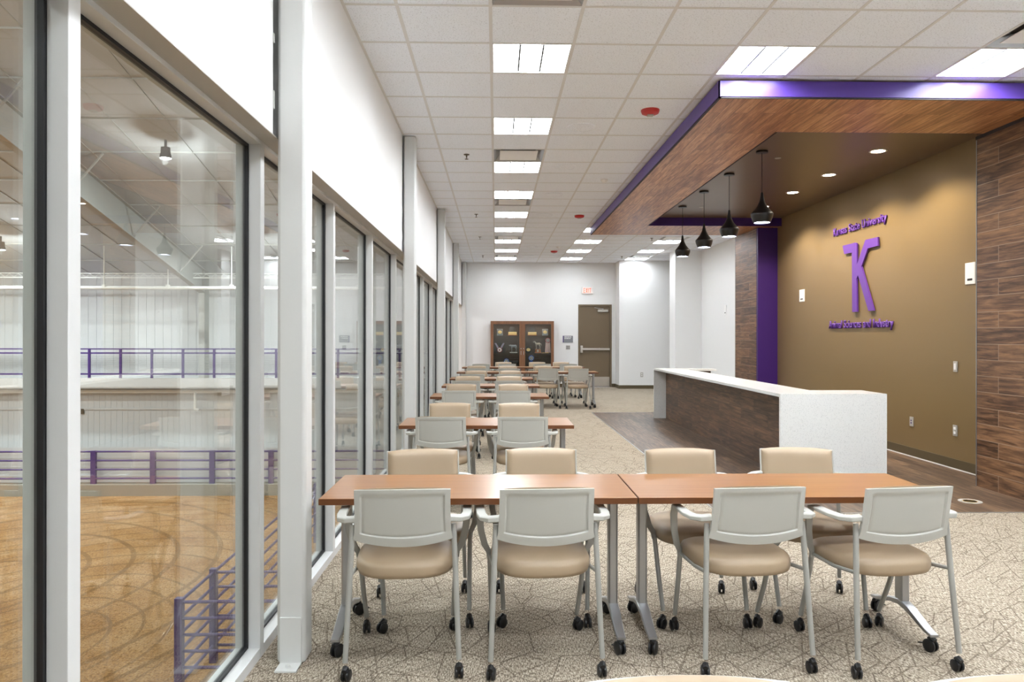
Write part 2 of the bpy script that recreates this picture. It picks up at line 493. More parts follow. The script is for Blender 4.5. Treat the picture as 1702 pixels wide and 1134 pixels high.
# end wall with the door opening
dx0, dx1, dh = 2.42, 3.405, 2.43
b = MB()
b.box(-1.3, dx0, YE, YE + .15, 0, H).box(dx1, 3.515, YE, YE + .15, 0, H).box(dx0, dx1, YE, YE + .15, dh, H)
b.box(dx0 - .2, dx1 + .2, YE + .16, YE + .2, 0, H)  # unseen backing added behind the door to block light through its gaps
S(b.build('wall_far', 'wall', smooth=0))
S(MB().box(3.515, 7.0, 20.78, YE + .15, 0, H).build('wall_far_offset', 'wall', smooth=0))
S(MB().box(4.513, XG + .1, 18.33, 18.92, 0, H).build('wall_pilaster', 'wall', smooth=0))
S(MB().box(XG, 7.0, 14.60, 18.92, 0, H).build('wall_right', 'wall', smooth=0))
S(MB().box(6.9, 7.1, 18.9, 20.8, 0, H).build('wall_right_corridor', 'wall', smooth=0))
S(MB().box(5.3, 7.0, YB, 6.0, 0, H).build('wall_right_front', 'wall', smooth=0))
S(MB().box(-1.3, 7.0, YB - .15, YB, 0, H).build('wall_back', 'wall', smooth=0))
S(MB().box(XG, XG + .15, 7.2, 13.5, 0, H).build('wall_gold', 'gold', smooth=0))
S(MB().box(XP, 5.4, 6.0, 7.22, 0, H).build('wall_wood_front', 'wallwood', smooth=0))
S(MB().box(XP, 5.4, 13.42, 14.60, 0, H).build('wall_wood_rear', 'wallwood', smooth=0))
S(MB().box(XP + .004, 5.35, 13.35, 13.425, 0, H).build('wall_purple', 'deep', smooth=0))
# metal corner beads on the wood piers
S(MB().box(XP - .004, XP + .006, 7.214, 7.224, 0, 3.46).box(XP - .004, XP + .006, 14.595, 14.605, 0, 3.46).build('trim_2', 'silver', smooth=0))

# baseboards
bh = .10
S(MB().box(3.41, 3.515, YE - .012, YE, 0, bh).box(-.95, 2.35, YE - .012, YE, 0, bh).build('baseboard_far', 'base', smooth=0))
S(MB().box(3.503, 3.515, 20.78, YE, 0, bh).box(3.503, 6.9, 20.768, 20.78, 0, bh).build('baseboard_offset', 'base', smooth=0))
S(MB().box(XG - .012, XG, 7.22, 13.35, 0.012, .115).box(XG - .012, XG, 14.605, 18.33, 0, bh).box(4.503, XG, 18.318, 18.33, 0, bh).build('baseboard_right', 'base', smooth=0))
S(MB().box(XG - .016, XG, 7.22, 13.35, 0.0, .012).build('trim_3', 'pipewhite', smooth=0))

# bulkhead above the glazing, one white panel per bay with a dark reveal beside each column
CY = [3.353 + 4.54 * i for i in range(-1, 4)] + [YE - .14]
b = MB(); edges = [YB] + CY
for i in range(len(CY)):
    a = YB if i == 0 else CY[i - 1] + .135
    b.box(XL - .09, XL, a, CY[i] - .035, HB, H)
S(b.build('wall_left', 'wall', smooth=0))
S(MB().box(XF - .115, XL - .09, YB, YE, HB + .012, H + .3).build('wall_left_core', 'dark', smooth=0))
S(MB().box(XF - .02, XL - .0005, YB, YE, HB - .004, HB + .002).build('trim_4', 'ivory', smooth=0))

# ------------------------------------------------------------------ window wall
MY = [1.889 + 1.523 * i for i in range(-4, 13)]
win_labels = []
for i, y0 in enumerate(MY[:-1]):
    y1 = min(MY[i + 1], YE); ya = y0 + .056
    w = thing('window_%d' % (i + 1), None, None, (0, y0, 0), kind='structure')
    L = y1 - y0
    b = MB()
    b.box(XF - .055, XF, 0, .056, 0, HB + .01)                 # mullion, room side
    b.box(XF - .115, XF - .078, 0, .056, 0, HB + .01)          # mullion, arena side
    b.box(XF - .055, XF, .056, L, 0, .05)                      # sill
    b.box(XF - .115, XF - .078, .056, L, 0, .05)
    b.box(XF - .055, XF, .056, L, HB - .022, HB + .01)         # head
    b.box(XF - .115, XF - .078, .056, L, HB - .022, HB + .01)
    b.build('window_frame', 'alu', w, smooth=0, bevel=.002)
    g = MB()
    g.box(XF - .078, XF - .055, -.002, .058, 0, HB)
    g.box(XF - .078, XF - .055, .056, L, 0.0, .062).box(XF - .078, XF - .055, .056, L, HB - .034, HB)
    g.box(XF - .078, XF - .055, .056, .068, .05, HB - .02).box(XF - .078, XF - .055, L - .012, L, .05, HB - .02)
    g.build('gasket', 'gasket', w, smooth=0)
    MB().box(XF - .070, XF - .063, .060, L - .004, .055, HB - .026).build('glass_pane', 'glass', w, smooth=0)

# ------------------------------------------------------------------ steel columns on the window line
for i, cy in enumerate(CY):
    nm = ['behind the camera', 'closest to the camera, with a bolted foot bracket', 'second from the camera', 'third from the camera', 'fourth from the camera', 'in the far corner beside the trophy cabinet wall'][i]
    t = thing('steel_column', 'light grey square steel column on the window line, ' + nm, 'column', (-.932, cy + .065, 0), group='window line columns')
    MB().box(-.066, .066, -.065, .065, 0, H).build('post', 'colpaint', t, bevel=.018)
    if i < 5:
        q = MB().box(-.049, .049, -.074, -.065, 0, .215).box(-.049, .049, -.155, -.065, 0, .009)
        q.build('foot_bracket', 'colpaint', t, bevel=.002)
        MB().lathe([(.012, 0), (.012, .008), (.006, .012), (.0, .012)], 6, (0, -.115, .009)).build('bolt', 'colpaint', t)
        # conduit and clips in the reveal
        MB().tube([(-.085, -.085, HB + .05), (-.085, -.085, H)], .006, 6).box(-.094, -.072, -.095, -.075, HB + .12, HB + .2).box(-.094, -.072, -.095, -.075, HB + .42, HB + .46).build('clip_rail', 'colpaint', t)

# ------------------------------------------------------------------ soffit over the reception desk
SZ = H - .159; ix0, iy0, iy1 = 2.745, 7.10, 13.17; RZ = H - .006
t = thing('wall_soffit', None, None, (0, 0, 0), kind='structure'); t.name = 'ceiling_soffit'
sx0, sy0, sy1, sx1 = 1.870, 6.08, 14.37, 5.28
b = MB().box(sx0, ix0, sy0, sy1, SZ, H - .02).box(ix0, sx1, sy0, iy0, SZ, H - .02).box(ix0, sx1, iy1, sy1, SZ, H - .02)
b.build('plank_underside', 'soffitwood', t, smooth=0)
f = MB().box(sx0 - .012, sx0, sy0 - .012, sy1 + .012, SZ + .006, H - .022).box(sx0 - .012, sx1, sy0 - .012, sy0, SZ + .006, H - .022).box(sx0 - .012, sx1, sy1, sy1 + .012, SZ + .006, H - .022)
f.build('fascia', 'purple', t, smooth=0)
f = MB().box(sx0 - .005, sx0 + .012, sy0 - .004, sy1 + .004, SZ - .006, SZ + .008).box(sx0 - .005, sx1, sy0 - .004, sy0 + .012, SZ - .006, SZ + .008)
f.box(ix0 - .012, ix0 + .003, iy0, iy1, SZ - .004, SZ + .006)
f.build('edge_trim', 'edge', t, smooth=0)
f = MB().box(ix0, ix0 + .008, iy0, iy1, SZ, RZ).box(ix0, sx1, iy1 - .008, iy1, SZ, RZ).box(ix0, sx1, iy0, iy0 + .008, SZ, RZ)
f.build('recess_lining', 'deep', t, smooth=0)
MB().box(ix0, XG + .05, iy0, iy1 + .6, RZ - .004, RZ + .002).build('recess_ceiling', 'recess', t, smooth=0)
MB().box(XP - .012, XP + .01, 6.08, 7.22, SZ - .03, SZ + .0).build('pier_cap', 'edge', t, smooth=0)

# ------------------------------------------------------------------ ceiling fittings
def make_troffer():
    t = thing('ceiling_light', '', 'ceiling light', (0, 0, 0))
    h = T / 2 - .013
    fr = MB()
    z0, z1 = 0.0, .075
    for s in (-1, 1):
        fr.box(s * h - .006, s * h + .006, -h - .006, h + .006, -.002, z1)
        fr.box(-h, h, s * h - .006, s * h + .006, -.002, z1)
    fr.box(-h, h, -h, h, z1, z1 + .01)
    fr.build('housing', 'white', t, smooth=0)
    for s in (-1, 1):
        w = MB()
        w.hexa([(s * .105, -h + .03, .052), (s * (h - .008), -h + .03, .008), (s * (h - .008), h - .03, .008), (s * .105, h - .03, .052),
                (s * .105, -h + .03, .056), (s * (h - .008), -h + .03, .012), (s * (h - .008), h - .03, .012), (s * .105, h - .03, .056)])
        w.build('reflector', 'wing', t, smooth=0)  # lens light on the wing is put in as emission
    for s in (-1, 1):
        e = MB()
        e.hexa([(-h, s * (h - .03), .03), (h, s * (h - .03), .03), (h, s * (h - .006), .004), (-h, s * (h - .006), .004),
                (-h, s * (h - .03), .06), (h, s * (h - .03), .06), (h, s * (h - .006), .01), (-h, s * (h - .006), .01)])
        e.build('end_plate', 'wing', t, smooth=0)
    MB().prism([(-.075, .03), (-.06, .014), (0, .006), (.06, .014), (.075, .03), (.075, .06), (-.075, .06)],
               lambda a, c, s: (a, (-1, 1)[s] * (h - .02), c)).build('diffuser', 'lens', t, smooth=0)
    for s in (-1, 1): MB().box(s * .087 - .007, s * .087 + .007, -h + .02, h - .02, .000, .06).build('louvre', 'louvre', t, smooth=0)
    return t
trof = make_troffer(); remember(trof)
counts = {}
seen_rows = {0: [1, 4, 7, 10, 13, 16, 19, 22, 25], 3: [1, 16, 19, 22, 25], 6: [1, 19, 22, 25]}
line = {0: 'in the window-side line', 3: 'in the middle line', 6: 'in the line farthest from the windows'}
for n, (j, r) in enumerate(TROF):
    o = trof if n == 0 else copy_tree(trof)
    o.location = (X0 + (j + .5) * T, Y0 + (r + .5) * T, H)
    if r >= 13:                                      # the fixtures at the far end are dimmed
        lv = 0 if r < 19 else 1
        for c in [c for c in bpy.data.objects if c.parent is o]:
            for mn in ('lens', 'wing'):
                if c.data.materials[0] == M[mn]:
                    c.material_slots[0].link = 'OBJECT'; c.material_slots[0].material = DIM[mn][lv]
    if r in seen_rows[j]:
        k_ = seen_rows[j].index(r)
        lb = 'white square ceiling light, %s from the camera %s' % (ORD[k_], line[j])
    else:
        lb = 'ceiling light outside the photo, %s, %s' % (line[j], {-11: 'rearmost', -8: 'third behind camera', -5: 'second behind camera', -2: 'just behind camera', 16: 'above the soffit end'}[r])
    tag(o, lb, 'ceiling light', 'square ceiling lights')

def make_diffuser():
    t = thing('air_diffuser', '', 'air vent')
    h = T / 2 - .013
    b = MB()
    for s in (-1, 1):
        b.hexa([(s * h, -h, 0), (s * (h - .085), -h + .085, .07), (s * (h - .085), h - .085, .07), (s * h, h, 0),
                (s * h, -h, .003), (s * (h - .085), -h + .085, .075), (s * (h - .085), h - .085, .075), (s * h, h, .003)])
        b.hexa([(-h, s * h, 0), (-h + .085, s * (h - .085), .07), (h - .085, s * (h - .085), .07), (h, s * h, 0),
                (-h, s * h, .003), (-h + .085, s * (h - .085), .075), (h - .085, s * (h - .085), .075), (h, s * h, .003)])
    b.build('frame', 'silver', t, smooth=0)
    MB().box(-h + .08, h - .08, -h + .08, h - .08, .072, .078).build('duct_opening', 'gasket', t, smooth=0)
    MB().box(-h + .07, h - .07, -h + .07, h - .07, .0, .006).build('face_plate', 'white', t, smooth=0, bevel=.002)
    return t
df = make_diffuser(); remember(df)
dn = ['square supply air diffuser at the top edge above the first window-side ceiling light', 'square air diffuser in front of the third window-side ceiling light',
      'square air diffuser just beyond the fourth window-side ceiling light', 'square air diffuser in front of the seventh window-side ceiling light',
      'small far air diffuser in front of the ninth window-side ceiling light', 'square air vent in front of the light at the upper right edge',
      'square air diffuser above the first small light past the soffit', 'far air diffuser near the end wall in the line of lights farthest from the windows']
for n, (j, r) in enumerate(DIFF):
    o = df if n == 0 else copy_tree(df)
    o.location = (X0 + (j + .5) * T, Y0 + (r + .5) * T, H)
    tag(o, dn[n], 'air vent', 'square air diffusers')

sp = MB().lathe([(.145, 0), (.145, -.006), (.135, -.010), (.133, -.006), (0, -.007)], 32).build('ceiling_speaker', 'tile')
spk = [(1.5, 4.5), (1.5, 7.4), (1.5, 10.4), (1.5, 13.4), (1.5, 18.2), (1.5, 21.2), (1.5, 24.3), (4.5, 18.3), (4.5, 21.2), (4.5, 24.3), (4.5, -.5)]
for n, (j, r) in enumerate(spk):
    o = sp if n == 0 else sp.copy()
    if n: col.objects.link(o)
    o.location = (X0 + j * T, Y0 + r * T, H)
    lb = ('round white ceiling speaker, %s from the camera beside the window-side lights' % ORD[n]) if n < 7 else (
        'round white ceiling speaker, %s beyond the soffit in the right-hand line' % ORD[n - 7] if n < 10 else 'round white ceiling speaker at the very top edge above the soffit')
    tag(o, lb, 'ceiling speaker', 'round ceiling speakers')

sprk = MB().lathe([(.0, 0), (.035, 0), (.033, -.006), (.008, -.01), (.008, -.035), (.004, -.037), (.004, -.052), (.022, -.054), (.022, -.057), (0, -.057)], 12).build('fire_sprinkler', 'slate')
for n, (x, y) in enumerate([(-.35, 8.7), (-.35, 12.95), (-.35, 15.9), (-.35, 19.6), (3.42, 16.0), (3.4, 19.7)]):
    o = sprk if n == 0 else sprk.copy()
    if n: col.objects.link(o)
    o.location = (x, y, H)
    tag(o, ('small metal ceiling sprinkler, %s from the camera nearest the windows' % ORD[n]) if n < 4 else ('small ceiling sprinkler beyond the soffit, %s from the camera' % ORD[n - 4]), 'sprinkler', 'ceiling sprinklers')

t = thing('fire_strobe', 'red ceiling fire alarm strobe closest to the camera, beside the purple soffit', 'fire alarm', (1.47, 6.95, H), group='red ceiling strobes')
MB().lathe([(.088, 0), (.088, -.012), (.08, -.032), (.05, -.045), (0, -.047)], 28).build('body', 'red', t)
MB().box(-.03, .03, -.03, .03, -.058, -.044).build('strobe_lens', 'ivory', t, bevel=.006)
remember(t)
for n, (x, y) in enumerate([(1.49, 13.05), (1.47, 18.5)]):
    o = copy_tree(t); o.location = (x, y, H)
    o['label'] = ['red ceiling fire alarm strobe near the far corner of the soffit', 'smallest red ceiling fire alarm strobe, close to the end wall'][n]
for n, (x, y) in enumerate([(1.49, 10.04), (1.5, 17.6)]):
    o = MB().lathe([(.05, 0), (.05, -.015), (.038, -.03), (.02, -.04), (0, -.04)], 20).build('smoke_detector', 'white', loc=(x, y, H))
    tag(o, ['white smoke detector on the ceiling between two red strobes', 'small white smoke detector next to the farthest red strobe'][n], 'smoke detector', 'smoke detectors')

# ------------------------------------------------------------------ recess downlights, sprinkler caps, pendants
def lamp(name, typ, energy, color, parent, loc, **kw):
    d = bpy.data.lights.new(name, typ); d.energy = energy; d.color = color
    for a, v in kw.items(): setattr(d, a, v)
    o = bpy.data.objects.new(name, d); col.objects.link(o); o.parent = parent; o.location = loc
    return o
WARM = (1.0, 0.89, 0.74)
for n, (y) in enumerate((8.37, 9.62, 10.81, 12.0)):
    t = thing('downlight', ['round recessed downlight closest to the camera over the gold wall', 'second round recessed downlight over the gold wall', 'third round recessed downlight over the gold wall', 'fourth round recessed downlight hidden behind the pendants'][n], 'downlight', (4.42, y, RZ - .004), group='recessed downlights')
    MB().lathe([(.098, 0), (.098, -.006), (.078, -.008), (.072, -.002), (.072, 0)], 28).build('trim_ring', 'white', t)
    MB().lathe([(.0, -.0035), (.071, -.0035), (.071, -.001), (0, -.001)], 24).build('lens', 'downlens', t)
    lamp('downlight_lamp', 'SPOT', DOWN, WARM, t, (0, 0, -.02), spot_size=math.radians(140), spot_blend=.45, shadow_soft_size=.05)
for n, (x, y) in enumerate([(3.39, 8.73), (3.4, 12.05)]):
    o = MB().lathe([(0, 0), (.036, 0), (.036, -.006), (0, -.008)], 18).build('fire_sprinkler_plate', 'ivory', loc=(x, y, RZ - .004))
    tag(o, ['small round concealed sprinkler cap beside the closest pendant canopy', 'small round sprinkler cap behind the third pendant cord'][n], 'sprinkler cap', 'sprinkler caps')
t = thing('pendant_lamp', '', 'pendant lamp', (3.08, 8.42, RZ - .004))
MB().lathe([(0, 0), (.068, 0), (.068, -.022), (.01, -.026), (0, -.026)], 28).build('canopy', 'black', t)
MB().tube([(0, 0, -.02), (0, 0, -.50)], .0035, 8).build('cord', 'black', t)
prof = [(.010, -.48), (.014, -.49), (.019, -.53), (.032, -.59), (.058, -.645), (.092, -.69), (.122, -.722), (.126, -.732), (.121, -.76), (.108, -.80), (.093, -.832),
        (.089, -.832), (.104, -.80), (.117, -.76), (.121, -.732), (.116, -.722), (.088, -.694), (.052, -.65), (.02, -.60), (.0, -.59)]
MB().lathe(prof, 40).build('shade', 'black', t, smooth=50)
MB().lathe([(0, -.818), (.094, -.818), (.096, -.812), (0, -.812)], 28).build('lamp_disc', 'bluelens', t)
remember(t)
for n, y in enumerate((8.41, 9.60, 10.77, 12.02)):
    o = t if n == 0 else copy_tree(t)
    o.location = (3.08, y, RZ - .004)
    tag(o, 'black bell-shaped pendant lamp over the desk, %s from the camera' % ORD[n], 'pendant lamp', 'black pendants over the reception desk')
    lamp('pendant_bulb', 'SPOT', PEND, (.9, .95, 1), o, (0, 0, -.83), spot_size=math.radians(120), spot_blend=.6, shadow_soft_size=.05)

# ------------------------------------------------------------------ reception desk
DH = .911
t = thing('reception_desk', 'long reception desk with speckled white quartz top and dark wood plank front', 'reception desk', (2.885, 7.36, 0))
a0, b0 = 2.885, 7.36
def R(x0, x1, y0, y1, z0, z1, q=None): return (q or MB()).box(x0 - a0, x1 - a0, y0 - b0, y1 - b0, z0, z1)
q = R(2.885, 3.41, 7.36, 13.32, DH - .032, DH); R(3.41, 3.98, 7.36, 7.88, DH - .032, DH, q); R(3.41, 3.93, 12.95, 13.32, DH - .032, DH, q)
q.build('countertop', 'quartz', t, smooth=0)
R(2.885, 3.98, 7.36, 7.392, 0, DH - .032).build('end_panel', 'quartz', t, smooth=0)
R(2.885, 3.14, 13.288, 13.32, 0, DH - .032).build('end_panel', 'quartz', t, smooth=0)
R(3.105, 3.14, 7.392, 13.288, 0, DH - .032).build('plank_front', 'deskwood', t, smooth=0)
R(3.14, 3.90, 13.20, 13.288, 0, DH - .032).build('end_cabinet', 'deskwood', t, smooth=0)
q = R(3.14, 3.44, 8.1, 12.7, .70, .72); R(3.40, 3.44, 8.1, 12.7, .62, .70, q)
q.build('worktop_shelf', 'quartz', t, smooth=0)
q = MB()
for yy in (7.8, 8.9, 10.0, 11.1, 12.2, 13.0): R(3.0, 3.105, yy, yy + .02, DH - .045, DH - .032, q)
q.build('bracket', 'steel', t, smooth=0)

# ------------------------------------------------------------------ lettering and emblem on the gold wall
def text(name, s, y0, y1, z, caph, label):
    """text on the gold wall reading from far (y0) to near (y1)"""
    import bmesh
    def outline(body):
        cu = bpy.data.curves.new(name, 'FONT'); cu.body = body; cu.size = 1.0; cu.offset = .016; cu.space_character = 1.12
        o = bpy.data.objects.new(name, cu); col.objects.link(o)
        bpy.context.view_layer.update()
        dg = bpy.context.evaluated_depsgraph_get(); me = bpy.data.meshes.new_from_object(o.evaluated_get(dg))
        bpy.data.objects.remove(o)
        return me
    full = outline(s); xs = [v.co.x for v in full.vertices]; w0, w1 = min(xs), max(xs)
    words = s.split(' ')
    ends = [max(v.co.x for v in outline(' '.join(words[:i + 1])).vertices) + .02 for i in range(len(words))]
    sx = (y0 - y1) / (w1 - w0); sy = caph / .69
    t = thing(name, label, 'wall lettering', (XG, y0, z))
    for i in range(len(words)):
        lo, hi = (ends[i - 1] if i else -9), ends[i]
        bm = bmesh.new(); bm.from_mesh(full)
        bmesh.ops.delete(bm, geom=[f for f in bm.faces if not lo < f.calc_center_median().x <= hi], context='FACES')
        bmesh.ops.remove_doubles(bm, verts=bm.verts, dist=1e-5)
        r = bmesh.ops.extrude_face_region(bm, geom=bm.faces[:])
        ext = {v for v in r['geom'] if isinstance(v, bmesh.types.BMVert)}
        for v in bm.verts:
            d = .024 if v in ext else .008
            v.co = Vector((-d, -(v.co.x - w0) * sx, v.co.y * sy))
        bmesh.ops.recalc_face_normals(bm, faces=bm.faces)
        me = bpy.data.meshes.new('word'); bm.to_mesh(me); bm.free(); me.materials.append(M['letter'])
        ob = bpy.data.objects.new('word', me); col.objects.link(ob); ob.parent = t
    return t
text('wall_lettering', 'Kansas State University', 11.08, 9.56, EYE + 1.53, .116, 'raised purple lettering on the gold wall above the large emblem')
text('wall_lettering', 'Animal Sciences and Industry', 11.23, 9.40, EYE + .125, .114, 'raised purple lettering on the gold wall below the large emblem')
px = [(192, 372), (288, 347), (298, 350), (303, 362), (303, 520), (372, 325), (468, 303), (470, 372), (390, 392), (340, 533), (438, 880), (395, 883), (313, 603), (301, 630), (306, 890), (268, 892), (265, 425), (205, 437)]
poly = []
for (a, c) in px:
    u, v = 1360 + a / 4.725, 330 + c / 4.725
    d = (XG - .03) / ((u - 851) / 1216 + .022)
    poly.append((d - .022 * (u - 851) / 1216 * d, (559 + .0010 * (u - 851) - v) * d / 1216))
c0 = 10.3
o = MB().prism(poly, lambda a, c, s: (-(.012, .034)[s], a - c0, c)).build('wall_emblem', 'letter', smooth=0, loc=(XG, c0, EYE))
tag(o, 'large purple angular K-shaped emblem mounted between two lines of lettering on the gold wall', 'emblem')

# ------------------------------------------------------------------ wall devices
def device(name, label, cat, loc, w, h, style, face='x', group=None):
    """plate on a wall facing -X (face 'x') or facing -Y (face 'y')"""
    t = thing(name, label, cat, loc, PI / 2 * (-1 if face == 'x' else 0), group)
    # local: plate in XZ plane, facing -Y ; with rz=-90deg it faces -X
    MB().box(-w / 2, w / 2, -.010, 0, -h / 2, h / 2).build('plate', 'white' if style in ('av', 'exit') else 'ivory', t, bevel=.002)
    if style == 'av':
        MB().box(-w * .25, w * .25, -.013, -.009, -h * .34, -h * .24).build('port', 'gasket', t, smooth=0)
        MB().box(-w * .42, w * .42, -.012, -.009, -h * .45, h * .45).build('insert', 'white', t, bevel=.001)
    elif style == 'outlet':
        for s in (-1, 1): MB().box(-w * .24, w * .24, -.014, -.009, s * h * .2 - h * .12, s * h * .2 + h * .12).build('socket', 'white', t, bevel=.003)
    elif style == 'port':
        for s in (-1, 1): MB().box(-w * .14, w * .14, -.013, -.009, s * h * .13 - h * .06, s * h * .13 + h * .06).build('port', 'deep', t, smooth=0)
    elif style == 'switch':
        MB().box(-w * .24, w * .24, -.015, -.009, -h * .3, h * .3).build('rocker', 'white', t, bevel=.002)
    elif style == 'quad':
        for s in (-1, 1):
            for s2 in (-1, 1): MB().box(s * w * .22 - w * .14, s * w * .22 + w * .14, -.015, -.009, s2 * h * .2 - h * .14, s2 * h * .2 + h * .14).build('switch', 'signgrey', t, smooth=0)
    return t
def on_gold(u, v, X=XG):
    d = X / ((u - 851) / 1216 + .022); return (X, d - .022 * (u - 851) / 1216 * d, EYE + (559 + .0010 * (u - 851) - v) * d / 1216)
device('media_plate', 'white media wall plate on the gold wall between the purple column and the lettering', 'wall plate', on_gold(1333.5, 491.5), .20, .205, 'av', group='white media plates')
device('media_plate', 'white media wall plate at the edge of the gold wall beside the wood pier', 'wall plate', (XG, 7.87, on_gold(1617, 454)[2]), .17, .235, 'av', group='white media plates')
device('media_plate', 'small white media plate high on the far white wall beside the wood pier', 'wall plate', on_gold(1206, 515.5), .14, .215, 'av', group='white media plates')
device('light_switch', 'light switch plate on the gold wall at mid height above the outlets', 'light switch', on_gold(1589, 609.5), .072, .118, 'switch')
device('data_outlet', 'data outlet plate low on the gold wall beside the desk end', 'outlet', on_gold(1516, 701), .075, .118, 'port')
device('power_outlet', 'power outlet low on the gold wall directly below the light switch', 'outlet', on_gold(1588.5, 716), .075, .122, 'outlet', group='power outlets')
device('power_outlet', 'power outlet low on the white offset wall right of the exit door', 'outlet', (4.16, 20.78, .40), .075, .13, 'outlet', 'y', group='power outlets')
device('light_switch', 'four-gang light switch plate below the grey room sign', 'light switch', (2.12, YE, EYE - .33), .12, .12, 'quad', 'y')

t = thing('exit_sign', 'white exit sign with red letters above the bronze door', 'exit sign', (2.69, YE, EYE + 1.345))
MB().box(-.165, .165, -.05, 0, -.10, .10).build('housing', 'white', t, bevel=.006)
q = MB()
def seg(x0, x1, z0, z1): q.box(x0, x1, -.054, -.049, z0, z1)
for x, ch in ((-.12, 'E'), (-.055, 'X'), (.012, 'I'), (.05, 'T')):
    if ch == 'E':
        seg(x, x + .014, -.065, .065)
        for z in (-.065, -.007, .051): seg(x, x + .048, z, z + .014)
    if ch == 'X':
        for s in (-1, 1):
            q.prism([(x + .024 - s * .026, .065), (x + .024 - s * .026 + .014, .065), (x + .024 + s * .026, -.065), (x + .024 + s * .026 - .014, -.065)] if s > 0 else
                    [(x + .024 + .026 - .014, .065), (x + .024 + .026, .065), (x + .024 - .026 + .014, -.065), (x + .024 - .026, -.065)], lambda a, c, w: (a, (-.0535, -.049)[w], c))
    if ch == 'I': seg(x, x + .014, -.065, .065)
    if ch == 'T': seg(x + .017, x + .031, -.065, .065); seg(x, x + .048, .051, .065)
q.build('lettering', 'exit', t, smooth=0)

t = thing('room_sign', 'grey room sign with purple edge stripe between cabinet and door', 'sign', (2.115, YE, EYE - .085))
MB().box(-.13, .15, -.012, 0, -.1, .1).build('panel', 'signgrey', t, bevel=.002)
MB().box(-.15, -.125, -.013, 0, -.1, .1).build('stripe', 'deep', t, smooth=0)
q = MB()
for x0_, x1_, z in ((-.10, -.03, .055), (-.02, .04, .055), (.05, .10, .055), (-.10, -.06, .01), (-.05, .03, .01), (.04, .08, .01)): q.box(x0_, x1_, -.015, -.012, z, z + .018)
q.build('lettering', 'white', t, smooth=0)

# ------------------------------------------------------------------ exit door
t = thing('door_1', None, None, ((dx0 + dx1) / 2, YE, 0), kind='structure')
w2 = (dx1 - dx0) / 2
q = MB().box(-w2, -w2 + .05, -.03, .12, 0, dh - .05).box(w2 - .05, w2, -.03, .12, 0, dh - .05).box(-w2, w2, -.03, .12, dh - .05, dh)
q.build('door_frame', 'bronze', t, smooth=0, bevel=.003)
MB().box(-w2 + .052, w2 - .052, .01, .055, .003, dh - .052).build('door_leaf', 'bronze', t, smooth=0)
MB().box(-w2 + .06, w2 - .06, .004, .011, .02, .30).build('kick_plate', 'steel', t, smooth=0)
q = MB().box(-w2 + .13, w2 - .06, -.055, -.015, 1.085, 1.145).box(.12, .14, -.058, -.012, 1.08, 1.15)
q.build('push_bar', 'steel', t, bevel=.006)
MB().box(-w2 + .06, -w2 + .13, -.065, .01, 1.01, 1.22).build('latch_case', 'steel', t, bevel=.008)
q = MB().box(.08, .38, -.06, .01, 2.21, 2.28); q.build('door_closer', 'ivory', t, bevel=.004)
MB().bar([(.23, -.05, 2.30), (-.02, -.05, 2.335)], .02, .012).tube([(.23, -.05, 2.26), (.23, -.05, 2.31)], .012, 8).build('closer_arm', 'silver', t)

# ------------------------------------------------------------------ trophy cabinet
CX, CYF, CW, CH = -.152, 20.95, 1.816, 1.929
t = thing('trophy_cabinet', 'walnut trophy cabinet with two glass doors against the end wall', 'cabinet', (CX, CYF, 0))
D = YE - CYF - .01
q = MB().box(0, .03, .02, D, 0, CH).box(CW - .03, CW, .02, D, 0, CH).box(0, CW, .02, D, CH - .03, CH).box(.03, CW - .03, .02, D, 0, .08).box(CW / 2 - .02, CW / 2 + .02, .02, D, .08, CH)
q.build('carcass', 'walnut', t, smooth=0)
MB().box(.03, CW - .03, D - .02, D, .08, CH - .03).build('back_panel', 'casedark', t, smooth=0)
for z in (1.515, 1.010, .505): MB().box(.031, CW / 2 - .021, .04, D - .02, z - .008, z).box(CW / 2 + .021, CW - .031, .04, D - .02, z - .008, z).build('glass_shelf', 'caseglass', t, smooth=0)
for (x0_, x1_, hs) in ((0.0, CW / 2 - .002, 1), (CW / 2 + .002, CW, -1)):
    s = .08; q = MB()
    q.box(x0_, x0_ + s, -.002, .02, 0.06, CH).box(x1_ - s, x1_, -.002, .02, 0.06, CH).box(x0_ + s, x1_ - s, -.002, .02, CH - .088, CH).box(x0_ + s, x1_ - s, -.002, .02, .06, .15)
    dr = q.build('door', 'walnut', t, smooth=0)
    MB().box(x0_ + s, x1_ - s, .006, .011, .15, CH - .088).build('door_glass', 'caseglass', dr, smooth=0)
    hx = (x1_ - .035) if hs > 0 else (x0_ + .035)
    MB().tube([(hx, -.025, .96), (hx, -.025, 1.07)], .006, 8).box(hx - .004, hx + .004, -.025, 0, .965, .975).box(hx - .004, hx + .004, -.025, 0, 1.055, 1.065).build('handle', 'silver', dr)
    MB().lathe([(.013, 0), (.013, .02), (0, .02)], 12).box(-.012, .012, -.012, .012, -.002, .02).build('lock', 'silver', dr, loc=(hx, -.012, 1.13))
lamp('cabinet_strip', 'AREA', 3.0, (1, .85, .65), t, (CW / 2, .1, CH - .035), shape='RECTANGLE', size=1.6, size_y=.03)

